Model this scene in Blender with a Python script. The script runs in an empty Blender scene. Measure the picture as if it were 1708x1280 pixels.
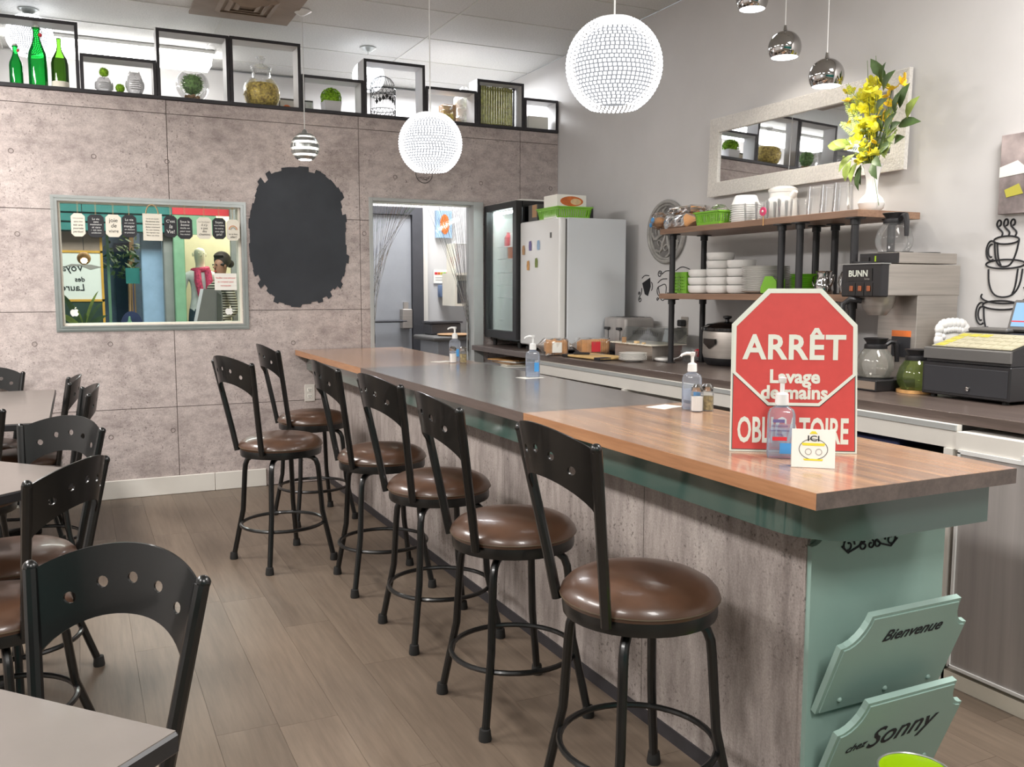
import bpy, bmesh, math, random
from math import sin, cos, pi, radians, sqrt, atan2, hypot
from mathutils import Vector, Matrix
from mathutils.geometry import delaunay_2d_cdt

SC = bpy.context.scene
COL = SC.collection
rnd = random.Random(7)

# ------------------------------------------------------------------ camera
cam_d = bpy.data.cameras.new('camera'); cam = bpy.data.objects.new('camera', cam_d); COL.objects.link(cam)
cam_d.sensor_fit = 'HORIZONTAL'; cam_d.sensor_width = 36.0; cam_d.lens = 36.0 * 1504.93 / 1708.0
cam_d.clip_start = .05; cam_d.clip_end = 100
ya, pt, ro = radians(25.68681), radians(5.93067), radians(0.0528)
fw = Vector((sin(ya) * cos(pt), cos(ya) * cos(pt), -sin(pt))); rt = Vector((cos(ya), -sin(ya), 0)); up = rt.cross(fw)
r2 = rt * cos(ro) + up * sin(ro); u2 = up * cos(ro) - rt * sin(ro)
mx = Matrix((r2, u2, -fw)).transposed().to_4x4(); mx.translation = Vector((0, 0, 1.33)); cam.matrix_world = mx
cam_d.dof.use_dof = False
SC.camera = cam
# ------------------------------------------------------------------ world, view
w = bpy.data.worlds.new('world'); SC.world = w; w.use_nodes = True
w.node_tree.nodes['Background'].inputs[0].default_value = (.9, .95, 1, 1)
w.node_tree.nodes['Background'].inputs[1].default_value = .25
vs = SC.view_settings; vs.view_transform = 'Standard'; vs.look = 'None'; vs.gamma = 1; vs.use_curve_mapping = False
vs.exposure = 0.58
# ------------------------------------------------------------------ the dining room's ceiling lights (fluorescent troffers, out of frame)
def area(name, loc, sx, sy, watts, color=(1, .97, .94), rot=(0, 0, 0)):
    l = bpy.data.lights.new(name, 'AREA'); l.shape = 'RECTANGLE'; l.size = sx; l.size_y = sy; l.energy = watts; l.color = color
    o = bpy.data.objects.new(name, l); COL.objects.link(o); o.location = loc; o.rotation_euler = rot
    return o
TROFFERS = [(-1.45, 3.0, 62), (-1.45, .6, 52), (.7, -.9, 60), (2.6, 1.2, 58), (-1.45, 4.9, 95)]
for (x, y, wt) in TROFFERS: area('troffer_light', (x, y, 3.03), .55, 1.15, wt)
LAMP = 1.0

# ------------------------------------------------------------------ materials
def s2l(c): return c / 12.92 if c <= .04045 else ((c + .055) / 1.055) ** 2.4
def C(r, g, b): return (s2l(r / 255), s2l(g / 255), s2l(b / 255), 1)
M = {}
def nt(name):
    m = bpy.data.materials.new(name); m.use_nodes = True; t = m.node_tree; t.nodes.clear()
    o = t.nodes.new('ShaderNodeOutputMaterial'); b = t.nodes.new('ShaderNodeBsdfPrincipled'); t.links.new(b.outputs[0], o.inputs[0])
    M[name] = m
    return m, t, b, o
def N(t, kind, **kw):
    n = t.nodes.new(kind)
    for k, v in kw.items(): setattr(n, k, v)
    return n
def posnode(t, scale, coord='pos'):
    if coord == 'pos': g = N(t, 'ShaderNodeNewGeometry'); src = g.outputs['Position']
    else: g = N(t, 'ShaderNodeTexCoord'); src = g.outputs['Object']
    mp = N(t, 'ShaderNodeMapping'); mp.inputs['Scale'].default_value = scale; t.links.new(src, mp.inputs[0])
    return mp.outputs[0]
def noise(t, vec, sc, det=4, rough=.55):
    n = N(t, 'ShaderNodeTexNoise'); n.inputs['Scale'].default_value = sc; n.inputs['Detail'].default_value = det; n.inputs['Roughness'].default_value = rough
    t.links.new(vec, n.inputs['Vector']); return n.outputs['Fac']
def ramp(t, fac, stops):
    r = N(t, 'ShaderNodeValToRGB'); e = r.color_ramp.elements
    while len(e) < len(stops): e.new(.5)
    for i, (p, c) in enumerate(stops): e[i].position = p; e[i].color = c
    t.links.new(fac, r.inputs[0]); return r.outputs[0]
def mixc(t, fac, a, b, mode='MIX'):
    m = N(t, 'ShaderNodeMix', data_type='RGBA', blend_type=mode)
    if isinstance(fac, (int, float)): m.inputs[0].default_value = fac
    else: t.links.new(fac, m.inputs[0])
    for i, v in ((6, a), (7, b)):
        if isinstance(v, tuple): m.inputs[i].default_value = v
        else: t.links.new(v, m.inputs[i])
    return m.outputs[2]
def bump(t, b, h, strength=.2, dist=.01):
    n = N(t, 'ShaderNodeBump'); n.inputs['Strength'].default_value = strength; n.inputs['Distance'].default_value = dist
    t.links.new(h, n.inputs['Height']); t.links.new(n.outputs[0], b.inputs['Normal'])
def mat(name, col, rough=.5, metal=0, var=.06, scale=8, bmp=0, coat=0, emis=0, spec=None, stretch=(1, 1, 1), coord='obj', trans=0):
    m, t, b, o = nt(name)
    v = posnode(t, stretch, coord); f = noise(t, v, scale)
    lo = tuple(max(0, c * (1 - var * 2)) for c in col[:3]) + (1,); hi = tuple(min(1, c * (1 + var * 2)) for c in col[:3]) + (1,)
    t.links.new(ramp(t, f, [(.3, lo), (.7, hi)]), b.inputs['Base Color'])
    b.inputs['Roughness'].default_value = rough; b.inputs['Metallic'].default_value = metal
    if coat: b.inputs['Coat Weight'].default_value = coat; b.inputs['Coat Roughness'].default_value = .08
    if spec is not None: b.inputs['Specular IOR Level'].default_value = spec
    if bmp: bump(t, b, f, bmp)
    if emis: b.inputs['Emission Color'].default_value = col; b.inputs['Emission Strength'].default_value = emis
    return m
def emit(name, col, st):
    m, t, b, o = nt(name); b.inputs['Base Color'].default_value = tuple(c * .04 for c in col[:3]) + (1,); b.inputs['Roughness'].default_value = .9; b.inputs['Specular IOR Level'].default_value = 0; b.inputs['Emission Color'].default_value = col; b.inputs['Emission Strength'].default_value = st
    return m
def glass(name, tint=(1, 1, 1, 1), refl=1.0, rough=.02, body=0.0, bodycol=(1, 1, 1, 1)):
    m, t, b, o = nt(name); t.nodes.remove(b)
    tr = N(t, 'ShaderNodeBsdfTransparent'); tr.inputs[0].default_value = tint
    gl = N(t, 'ShaderNodeBsdfGlossy'); gl.inputs['Roughness'].default_value = rough
    fr = N(t, 'ShaderNodeFresnel'); fr.inputs[0].default_value = 1.45
    ma = N(t, 'ShaderNodeMath', operation='MULTIPLY'); ma.inputs[1].default_value = refl; t.links.new(fr.outputs[0], ma.inputs[0])
    mx_ = N(t, 'ShaderNodeMixShader'); t.links.new(ma.outputs[0], mx_.inputs[0]); t.links.new(tr.outputs[0], mx_.inputs[1]); t.links.new(gl.outputs[0], mx_.inputs[2])
    last = mx_.outputs[0]
    if body:
        df = N(t, 'ShaderNodeBsdfDiffuse'); df.inputs[0].default_value = bodycol
        m2 = N(t, 'ShaderNodeMixShader'); m2.inputs[0].default_value = body
        t.links.new(last, m2.inputs[1]); t.links.new(df.outputs[0], m2.inputs[2]); last = m2.outputs[0]
    t.links.new(last, o.inputs[0]); return m

def concrete(name, dark, mid, light, stretch=(1, 1, 1.6)):
    m, t, b, o = nt(name)
    p = posnode(t, stretch); p2 = posnode(t, (1, 1, 1))
    big = noise(t, p, 1.9, 9, .7); med = noise(t, p, 11, 8, .68); fine = noise(t, p2, 75, 4, .6); patch = noise(t, p2, 3.3, 3, .5)
    base = ramp(t, big, [(.33, dark), (.5, mid), (.66, light)])
    base = mixc(t, .5, base, ramp(t, med, [(.32, tuple(c * .82 for c in dark[:3]) + (1,)), (.6, light)]), 'MIX')
    grain = noise(t, p2, 170, 3, .6); base = mixc(t, .8, base, ramp(t, grain, [(.3, (.72, .72, .72, 1)), (.7, (1.1, 1.1, 1.1, 1))]), 'MULTIPLY')
    th = ramp(t, fine, [(.32, (0, 0, 0, 1)), (.42, (1, 1, 1, 1))])
    pm = ramp(t, patch, [(.48, (1, 1, 1, 1)), (.58, (0.15, .15, .15, 1))])
    sp = mixc(t, 1.0, th, pm, 'LIGHTEN')
    col = mixc(t, sp, tuple(c * .62 for c in dark[:3]) + (1,), base)
    pits = N(t, 'ShaderNodeTexVoronoi'); pits.inputs['Scale'].default_value = 11; dv = N(t, 'ShaderNodeVectorMath', operation='ADD'); nz = N(t, 'ShaderNodeTexNoise'); nz.inputs['Scale'].default_value = 22; t.links.new(p2, nz.inputs['Vector']); sv = N(t, 'ShaderNodeVectorMath', operation='SCALE'); sv.inputs['Scale'].default_value = .12; t.links.new(nz.outputs['Color'], sv.inputs[0]); t.links.new(sv.outputs[0], dv.inputs[0]); t.links.new(posnode(t, (1, 1, .7)), dv.inputs[1]); t.links.new(dv.outputs[0], pits.inputs['Vector'])
    pf = ramp(t, pits.outputs['Distance'], [(.03, (0.25, .25, .25, 1)), (.075, (1, 1, 1, 1))])
    col = mixc(t, pf, tuple(c * .4 for c in dark[:3]) + (1,), col)
    t.links.new(col, b.inputs['Base Color']); b.inputs['Roughness'].default_value = .75; b.inputs['Specular IOR Level'].default_value = .25
    bump(t, b, fine, .08, .004)
    return m
concrete('concrete', C(152, 140, 137), C(188, 175, 171), C(208, 196, 191))
concrete('bar_concrete', C(122, 112, 108), C(158, 147, 142), C(188, 178, 172), (1, 1.8, .4))

def wood(name, cols, axis='y', scale=1.0, rough=.3, coat=.0, obj_random=False, bands=0):
    m, t, b, o = nt(name)
    st = {'y': (9, .55, 9), 'x': (.55, 9, 9)}[axis]
    p = posnode(t, tuple(s * scale for s in st))
    if obj_random:
        oi = N(t, 'ShaderNodeObjectInfo'); ad = N(t, 'ShaderNodeVectorMath', operation='ADD'); sc_ = N(t, 'ShaderNodeVectorMath', operation='SCALE')
        cb = N(t, 'ShaderNodeCombineXYZ'); t.links.new(oi.outputs['Random'], cb.inputs[0]); t.links.new(oi.outputs['Random'], cb.inputs[1])
        t.links.new(cb.outputs[0], sc_.inputs[0]); sc_.inputs['Scale'].default_value = 40
        t.links.new(p, ad.inputs[0]); t.links.new(sc_.outputs[0], ad.inputs[1]); p = ad.outputs[0]
    f = noise(t, p, 1.1, 7, .6); g = noise(t, p, 6.5, 5, .65)
    n = len(cols)
    c = ramp(t, f, [(.28 + .44 * i / (n - 1), cols[i]) for i in range(n)])
    c = mixc(t, .35, c, ramp(t, g, [(.3, tuple(x * .62 for x in cols[0][:3]) + (1,)), (.65, cols[-1])]))
    if obj_random:
        hr = ramp(t, oi.outputs['Random'], [(0, (.80, .80, .80, 1)), (1, (1.0, 1.0, 1.0, 1))])
        c = mixc(t, 1.0, c, hr, 'MULTIPLY')
    t.links.new(c, b.inputs['Base Color']); b.inputs['Roughness'].default_value = rough
    if coat: b.inputs['Coat Weight'].default_value = coat; b.inputs['Coat Roughness'].default_value = .15
    bump(t, b, g, .06, .002)
    return m
wood('plank', [C(98, 84, 72), C(116, 101, 87), C(128, 113, 98)], 'y', 1.0, .42, 0, True)
wood('butcher', [C(130, 106, 94), C(178, 138, 108), C(154, 124, 106), C(192, 152, 120), C(134, 114, 104), C(182, 142, 112)], 'y', .8, .2, .3)
wood('butcher_edge', [C(156, 108, 74), C(176, 126, 90), C(188, 140, 102)], 'y', 1.6, .35)
wood('grey_lam', [C(92, 86, 84), C(110, 104, 101), C(122, 115, 111)], 'y', 1.4, .25, .3)
wood('counter_lam', [C(74, 64, 60), C(96, 84, 78), C(112, 98, 92)], 'y', 1.6, .3, .2)
wood('shelf_wood', [C(118, 90, 72), C(144, 112, 90), C(158, 126, 104)], 'y', 1.6, .4)
mat('wall_white', C(203, 201, 200), .85, var=.015, scale=3, bmp=.02)
mat('trim_white', C(222, 218, 210), .5, var=.01)
mat('door_trim', C(168, 170, 168), .5, var=.02)
mat('ceiling_tile', C(208, 208, 206), .6, var=.05, scale=90, bmp=.35, coord='pos')
mat('tee', C(206, 206, 202), .5, var=.01)
mat('vent_brown', C(140, 124, 110), .6, var=.05)
mat('chalk', C(52, 55, 60), .85, var=.08, scale=4, coord='pos')
mat('black_edge', C(46, 44, 48), .5, var=.08, scale=30)
mat('box_white', C(198, 197, 198), .6, var=.02)
mat('alu', C(178, 181, 179), .32, .8, var=.03)
mat('brushed', C(168, 163, 160), .42, .3, var=.12, scale=3, stretch=(1, 4, .15))
mat('steel', C(178, 171, 164), .42, .65, var=.06, scale=3, stretch=(1, 1, 30))
mat('chrome', C(180, 178, 176), .05, 1, var=.01)
mat('black_metal', C(11, 12, 12), .32, 0, var=.1, coat=.25)
mat('rubber', C(30, 29, 28), .7)
mat('vinyl', C(80, 56, 42), .32, var=.10, scale=9, bmp=.06, coat=.25)
mat('lit_vinyl', C(86, 72, 54), .4, var=.06)  # lighter olive for the seam: light on the cushion's lower edge put into colour
mat('apron', C(68, 92, 85), .12, var=.03, scale=2, coat=1.0)
mat('mint', C(142, 168, 159), .45, var=.02, scale=4)
mat('mint_edge', C(150, 160, 146), .5, var=.03)
mat('table_top', C(112, 105, 100), .3, var=.03, coat=.2)
mat('black_plastic', C(34, 33, 35), .4, var=.08)
mat('grey_plastic', C(96, 94, 92), .5, var=.03)
mat('dark_gloss', C(14, 14, 15), .12, var=.05, coat=.4)
mat('white_enamel', C(226, 226, 224), .3, var=.01, scale=2, coat=.2)
mat('fridge_side', C(212, 216, 220), .4, var=.01, scale=2)
mat('white_ceramic', C(236, 234, 230), .2, var=.01, coat=.3)
mat('white_foam', C(240, 240, 238), .6, var=.01)
mat('paper', C(238, 236, 228), .8, var=.01)
mat('cream_board', C(226, 220, 205), .7, var=.02)
mat('black_board', C(44, 44, 48), .7, var=.04)
mat('ink', C(30, 30, 34), .8, var=0)
mat('white_ink', C(232, 232, 228), .8, var=0)
mat('grey_ink', C(150, 146, 140), .8, var=0)
mat('red_sign', C(204, 74, 70), .45, var=.02, scale=40)
mat('sign_white', C(222, 226, 214), .5, var=.01)
mat('pale_sign', C(226, 232, 224), .5, var=.01)
mat('lime', C(128, 190, 56), .4, var=.04)
mat('lime_bin', C(168, 206, 16), .3, var=.04, coat=.3)
mat('moss', C(84, 134, 44), .9, var=.35, scale=60)
mat('moss_lime', C(134, 178, 44), .9, var=.3, scale=60)
mat('moss_dark', C(100, 136, 74), .9, var=.35, scale=60)
mat('pasta', C(228, 178, 92), .6, var=.4, scale=55)
mat('bread', C(206, 150, 92), .7, var=.18, scale=9)
mat('bread_pale', C(228, 196, 150), .8, var=.1, scale=20)
mat('petal', C(250, 236, 70), .6, var=.12, scale=20)
mat('petal_orange', C(244, 200, 40), .6, var=.1)
mat('leaf', C(72, 96, 50), .5, var=.2, scale=12)
mat('leaf_light', C(150, 170, 80), .6, var=.2, scale=12)
mat('stem', C(86, 110, 52), .6, var=.15)
mat('medallion', C(150, 148, 144), .7, var=.12, scale=18, bmp=.2)
mat('grey_door', C(150, 152, 156), .45, var=.02)
mat('dark_frame', C(70, 70, 74), .45, var=.04)
mat('teal', C(40, 118, 112), .5, var=.06)
mat('teal_dark', C(28, 84, 84), .5, var=.06)
mat('pale_green', C(128, 172, 138), .6, var=.05)
mat('pale_blue', C(150, 178, 205), .6, var=.05)
mat('blue_grey', C(104, 124, 156), .6, var=.08)
mat('yellow_paint', C(206, 158, 60), .5, var=.05)
mat('dark_green', C(38, 58, 48), .6, var=.1)
mat('grey_paint', C(140, 142, 138), .6, var=.04)
mat('cream', C(232, 224, 190), .8, var=.02)
mat('navy', C(38, 46, 84), .6, var=.1)
mat('skin', C(140, 100, 78), .6, var=.04)
mat('hair', C(46, 36, 30), .6, var=.2, scale=40)
mat('denim', C(56, 68, 84), .8, var=.15, scale=20)
mat('white_cloth', C(206, 208, 208), .8, var=.06, scale=20)
mat('scarf', C(186, 60, 96), .8, var=.25, scale=40)
mat('mannequin', C(228, 224, 208), .5, var=.01)
mat('dark_cloth', C(50, 46, 36), .8, var=.1)
mat('bamboo', C(152, 150, 84), .6, var=.22, scale=40)
mat('twine', C(176, 150, 112), .9, var=.1)
mat('orange', C(214, 112, 50), .6, var=.2)
mat('brown_box', C(176, 140, 104), .8, var=.04)
mat('cork', C(196, 148, 92), .8, var=.12, scale=30)
mat('cutting', C(214, 178, 118), .6, var=.05)
mat('pink', C(226, 70, 116), .5, var=.05)
mat('yellow_label', C(186, 178, 70), .6, var=.02)
mat('blue_label', C(70, 150, 214), .5, var=.03)
mat('red_label', C(210, 50, 60), .5, var=.03)
mat('gel', C(190, 205, 230), .25, var=.02)
mat('salt', C(236, 234, 230), .9, var=.01)
mat('pepper', C(150, 134, 92), .9, var=.3, scale=80)
mat('yellow_sign', C(226, 212, 56), .6, var=.02)
mat('pocket_water', C(160, 160, 152), .3, var=.02)
mat('sage', C(120, 134, 70), .6, var=.05)
mat('canvas', C(150, 138, 136), .8, var=.35, scale=6)
mat('pearl', C(214, 210, 204), .4, var=.06, scale=90, bmp=.5)
mat('rocker', C(150, 84, 52), .4, var=.05); mat('keypad', C(172, 166, 142), .6, var=.02); mat('recess_shade', C(118, 116, 114), .8, var=.1, scale=20); mat('shelf_label', C(110, 100, 150), .6)
m, t, b, o = nt('striped_knit')
wv = N(t, 'ShaderNodeTexWave', bands_direction='Z'); wv.inputs['Scale'].default_value = 11; t.links.new(posnode(t, (1, 1, 1), 'obj'), wv.inputs[0])
t.links.new(ramp(t, wv.outputs['Fac'], [(.7, C(52, 48, 38)), (.8, C(190, 186, 170))]), b.inputs['Base Color'])
m, t, b, o = nt('mirror'); b.inputs['Base Color'].default_value = (.86, .87, .88, 1); b.inputs['Metallic'].default_value = 1; b.inputs['Roughness'].default_value = .015
f_ = noise(t, posnode(t, (1, 1, 1)), 2); t.links.new(ramp(t, f_, [(0, (.84, .85, .86, 1)), (1, (.88, .89, .9, 1))]), b.inputs['Base Color'])
glass('glass', refl=.6, body=.035); glass('pane', (.93, .97, .96, 1), .55); glass('clear_plastic', (.93, .94, .96, 1), .8, .08, .06, (.9, .9, .95, 1))
glass('green_glass', (.10, .62, .20, 1), 1.0, .05, .12, (.02, .5, .12, 1)); glass('olive_glass', (.22, .40, .10, 1), 1.0, .05, .25, (.05, .12, .02, 1))
glass('wrap', (.96, .94, .93, 1), 1.8, .12, .05, (.9, .88, .85, 1)); glass('bottle_clear', (.90, .93, .97, 1), 1.0, .06, .12, (.85, .9, 1, 1))
glass('smoke', (.80, .82, .82, 1), 1.2, .04, .05, (.4, .4, .4, 1)); glass('green_tea', (.70, .80, .45, 1), 1.2, .04, .10, (.35, .45, .15, 1)); glass('milky', (.84, .83, .80, 1), 1.3, .04, .20, (.6, .58, .52, 1)); glass('tumbler', (.97, .97, .97, 1), .6, .05, .05, (.9, .9, .9, 1))
glass('silver_glass', (.80, .80, .82, 1), 2.0, .12, .45, (.85, .85, .86, 1)); glass('gel_glass', (.86, .90, .97, 1), .4, .08, .18, (.75, .83, .95, 1)); glass('cooler_glass', (.92, .95, .94, 1), .7)
emit('fluo', (1, .98, .95, 1), 9); emit('globe_bead', (.93, .96, 1, 1), 3.2); emit('globe_core', (.93, .95, 1, 1), .20); emit('bulb', (1, .98, .94, 1), 30)
emit('warm_in', (1, .95, .88, 1), 2.2); emit('cool_in', (.98, .98, 1, 1), 4); emit('screen', C(160, 200, 240), .8); emit('cooler_fill', (.9, 1, 1, 1), 45.0)

# ------------------------------------------------------------------ mesh helpers
def BM(): return bmesh.new()
def box(bm, x0, x1, y0, y1, z0, z1, bev=0, seg=1):
    r = bmesh.ops.create_cube(bm, size=1)
    vv = r['verts']
    for v in vv: v.co = Vector((x0 + (v.co.x + .5) * (x1 - x0), y0 + (v.co.y + .5) * (y1 - y0), z0 + (v.co.z + .5) * (z1 - z0)))
    if bev:
        es = list({e for v in vv for e in v.link_edges})
        bmesh.ops.bevel(bm, geom=es, offset=bev, segments=seg, affect='EDGES', profile=.5)
    return bm
def lathe(bm, prof, c=(0, 0, 0), seg=20, sq=None):
    rings = []
    for (r, z) in prof:
        if r < 1e-5: rings.append([bm.verts.new((c[0], c[1], c[2] + z))])
        else: rings.append([bm.verts.new((c[0] + r * cos(2 * pi * k / seg), c[1] + r * sin(2 * pi * k / seg), c[2] + z)) for k in range(seg)])
    for a, b_ in zip(rings, rings[1:]):
        for k in range(seg):
            q = [a[k % len(a)], a[(k + 1) % len(a)], b_[(k + 1) % len(b_)], b_[k % len(b_)]]
            q2 = []
            for v in q:
                if v not in q2: q2.append(v)
            if len(q2) >= 3:
                try: bm.faces.new(q2)
                except ValueError: pass
    return bm
def cyl(bm, c, r, h, seg=16, r2=None):
    r2 = r if r2 is None else r2
    return lathe(bm, [(0, 0), (r, 0), (r2, h), (0, h)], c, seg)
def tube(bm, pts, r, seg=8, closed=False):
    pts = [Vector(p) for p in pts]; n = len(pts); rings = []; prev = None
    for i in range(n):
        if closed: tg = (pts[(i + 1) % n] - pts[i - 1]).normalized()
        else: tg = (pts[min(i + 1, n - 1)] - pts[max(i - 1, 0)]).normalized()
        if prev is None: nn = tg.orthogonal().normalized()
        else:
            nn = prev - tg * prev.dot(tg); nn = nn.normalized() if nn.length > 1e-6 else tg.orthogonal().normalized()
        prev = nn; bb = tg.cross(nn)
        rr = r[i] if isinstance(r, (list, tuple)) else r
        rings.append([bm.verts.new(pts[i] + (nn * cos(2 * pi * k / seg) + bb * sin(2 * pi * k / seg)) * rr) for k in range(seg)])
    m_ = n if closed else n - 1
    for i in range(m_):
        a, b_ = rings[i], rings[(i + 1) % n]
        for k in range(seg): bm.faces.new((a[k], a[(k + 1) % seg], b_[(k + 1) % seg], b_[k]))
    if not closed: bm.faces.new(rings[0][::-1]); bm.faces.new(rings[-1])
    return bm
def ball(bm, c, r, u=14, v=10, sx=1, sy=1, sz=1):
    return lathe_s(bm, c, r, u, v, sx, sy, sz)
def lathe_s(bm, c, r, u, v, sx, sy, sz):
    res_ = bmesh.ops.create_uvsphere(bm, u_segments=u, v_segments=v, radius=r)
    for q in res_['verts']: q.co = Vector((q.co.x * sx + c[0], q.co.y * sy + c[1], q.co.z * sz + c[2]))
    return bm
def inside(p, poly):
    x, y = p; c = False; n = len(poly)
    for i in range(n):
        x1, y1 = poly[i]; x2, y2 = poly[i - 1]
        if (y1 > y) != (y2 > y) and x < (x2 - x1) * (y - y1) / (y2 - y1) + x1: c = not c
    return c
def plate(bm, outline, holes, thick, f=lambda u, v, w_: (u, v, w_), grid=None):
    """flat outline (with holes) made a plate of the given thickness; f maps (u,v,w) to space"""
    vs_ = [Vector(p) for p in outline]; es = [(i, (i + 1) % len(outline)) for i in range(len(outline))]
    for h in holes:
        k = len(vs_); vs_ += [Vector(p) for p in h]; es += [(k + i, k + (i + 1) % len(h)) for i in range(len(h))]
    if grid:
        xs = [p[0] for p in outline]; ys = [p[1] for p in outline]
        x = min(xs) + grid
        while x < max(xs):
            y = min(ys) + grid
            while y < max(ys):
                if inside((x, y), outline) and not any(inside((x, y), h) for h in holes): vs_.append(Vector((x, y)))
                y += grid
            x += grid
    V, E_, F_, *_ = delaunay_2d_cdt(vs_, es, [], 0, 1e-6)
    fr = [bm.verts.new(f(p.x, p.y, 0)) for p in V]; bk = [bm.verts.new(f(p.x, p.y, thick)) for p in V]
    cnt = {}
    for tri in F_:
        cx = sum(V[i].x for i in tri) / len(tri); cy = sum(V[i].y for i in tri) / len(tri)
        if not inside((cx, cy), outline) or any(inside((cx, cy), h) for h in holes): continue
        bm.faces.new([fr[i] for i in tri][::-1]); bm.faces.new([bk[i] for i in tri])
        for a, b_ in zip(tri, list(tri[1:]) + [tri[0]]): cnt[(a, b_)] = 1
    for (a, b_) in cnt:
        if (b_, a) not in cnt:
            try: bm.faces.new((fr[a], fr[b_], bk[b_], bk[a]))
            except ValueError: pass
    for v in list(bm.verts):
        if not v.link_faces: bm.verts.remove(v)
    bmesh.ops.recalc_face_normals(bm, faces=bm.faces)
    return bm
def circle(cx, cy, r, n=16, ry=None):
    ry = r if ry is None else ry
    return [(cx + r * cos(2 * pi * k / n), cy + ry * sin(2 * pi * k / n)) for k in range(n)]
def ob(name, bm, m, parent=None, loc=None, rot=None, smooth=True, ang=35):
    me = bpy.data.meshes.new(name)
    if isinstance(bm, bmesh.types.BMesh): bm.to_mesh(me); bm.free()
    else: me = bm
    if smooth:
        me.polygons.foreach_set('use_smooth', [True] * len(me.polygons))
        me.set_sharp_from_angle(angle=radians(ang))
    me.materials.clear(); me.materials.append(M[m] if isinstance(m, str) else m)
    o_ = bpy.data.objects.new(name, me); COL.objects.link(o_)
    if parent: o_.parent = parent
    if loc: o_.location = loc
    if rot: o_.rotation_euler = rot
    return o_
def inst(name, src, parent=None, loc=None, rot=None, scale=None):
    o_ = bpy.data.objects.new(name, src.data if hasattr(src, 'data') else src); COL.objects.link(o_)
    if parent: o_.parent = parent
    if loc: o_.location = loc
    if rot: o_.rotation_euler = rot
    if scale: o_.scale = scale
    return o_
def tag(o_, label, cat, group=None):
    o_['label'] = label; o_['category'] = cat
    if group: o_['group'] = group
    return o_
def thing(name, label, cat, loc=(0, 0, 0), rz=0, group=None):
    o_ = bpy.data.objects.new(name, None); COL.objects.link(o_); o_.location = loc; o_.rotation_euler = (0, 0, rz); o_.empty_display_size = .05
    return tag(o_, label, cat, group)
def struct(o_, label=None):
    o_['kind'] = 'structure'
    if label: o_['label'] = label
    return o_
def copy_tree(o_, parent=None):
    c_ = o_.copy(); COL.objects.link(c_)
    if parent: c_.parent = parent
    for ch in list(o_.children): copy_tree(ch, c_)
    return c_
def text(name, body, size, m, parent, loc, rot=(pi / 2, 0, 0), align='CENTER', shear=0, bold=0, sx=1, ext=.0003, spacing=1.0):
    cu = bpy.data.curves.new(name, 'FONT'); cu.body = body; cu.size = size; cu.align_x = align; cu.align_y = 'CENTER'; cu.shear = shear
    cu.offset = bold; cu.extrude = ext; cu.resolution_u = 3; cu.space_character = spacing
    o_ = bpy.data.objects.new(name, cu); COL.objects.link(o_)
    dg = bpy.context.evaluated_depsgraph_get(); dg.update()
    me = bpy.data.meshes.new_from_object(o_.evaluated_get(dg))
    bpy.data.objects.remove(o_); bpy.data.curves.remove(cu)
    r = ob(name, me, m, parent, loc, rot, smooth=False)
    if sx != 1: r.scale = (sx, 1, 1)
    return r
def FB(bm_fn, *a, **k):
    bm = BM(); bm_fn(bm, *a, **k); return bm
# ================================================================== THE SETTING
XR, YB, ZC, ZT = 3.363, 6.185, 3.064, .9215
WT = 2.515
fl = struct(ob('floor', FB(box, -3.5, XR, -2.6, 7.75, -.06, -.004), 'plank', smooth=False), 'grey brown wood-look plank floor')
pw, pl = .182, 1.22
pm = BM(); box(pm, 0, pw - .0009, 0, pl - .0009, -.008, 0); pme = None
xi = 0; x = -1.5
while x < 2.58:
    y = .35 - rnd.random() * 1.2
    while y < YB - .02:
        if y > YB - pl:
            q = BM(); box(q, 0, pw - .0009, 0, max(.04, YB - .015 - y), -.008, 0); ob('plank', q, 'plank', fl, (x, y, 0), smooth=False)
        elif pme is None: pme = ob('plank', pm, 'plank', fl, (x, y, 0), smooth=False)
        else: inst('plank', pme, fl, (x, y, 0))
        y += pl
    x += pw
# walls
struct(ob('wall_right', FB(box, XR, XR + .1, -2.6, 7.75, 0, ZC), 'wall_white', smooth=False), 'plain off-white side wall behind the counter')
struct(ob('wall_left', FB(box, -3.6, -3.5, -2.6, 7.75, 0, ZC), 'wall_white', smooth=False))
wf = struct(ob('wall_front', FB(box, -3.6, XR + .1, -2.7, -2.6, 0, ZC), 'wall_white', smooth=False))
ob('teal_bounce', FB(box, -3.5, XR, -2.6, -2.57, .3, 1.9), 'teal', wf, smooth=False)  # unseen teal strip added for green bounce and reflections on the bar end
# back wall with window and door openings
WX0, WX1, WZ0, WZ1 = -.078, .992, 1.108, 1.872
DX0, DX1, DZ = 1.887, 2.659, 1.951
bm = BM()
for (a, b_, c_, d_) in ((-3.5, WX0, 0, WT), (WX0, WX1, 0, WZ0), (WX0, WX1, WZ1, WT), (WX1, DX0, 0, WT), (DX0, DX1, DZ, WT), (DX1, XR, 0, WT)):
    box(bm, a, b_, YB + .006, YB + .125, c_, d_)
mat('joint', C(122, 111, 108), .9)
wb = struct(ob('wall_back', bm, 'joint', smooth=False), 'concrete-look panel wall with window and doorway')
def clip(rects, hole):
    out = []
    hx0, hx1, hz0, hz1 = hole
    for (a, b_, c_, d_) in rects:
        if b_ <= hx0 or a >= hx1 or d_ <= hz0 or c_ >= hz1: out.append((a, b_, c_, d_)); continue
        if a < hx0: out.append((a, hx0, c_, d_))
        if b_ > hx1: out.append((hx1, b_, c_, d_))
        m0, m1 = max(a, hx0), min(b_, hx1)
        if c_ < hz0: out.append((m0, m1, c_, hz0))
        if d_ > hz1: out.append((m0, m1, hz1, d_))
    return out
xs = [-3.16, -1.92, -.68, .56, 1.80, 3.04, XR]; zs = [0, .572, 1.193, 1.812, 2.43, WT]; g = .0022
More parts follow.
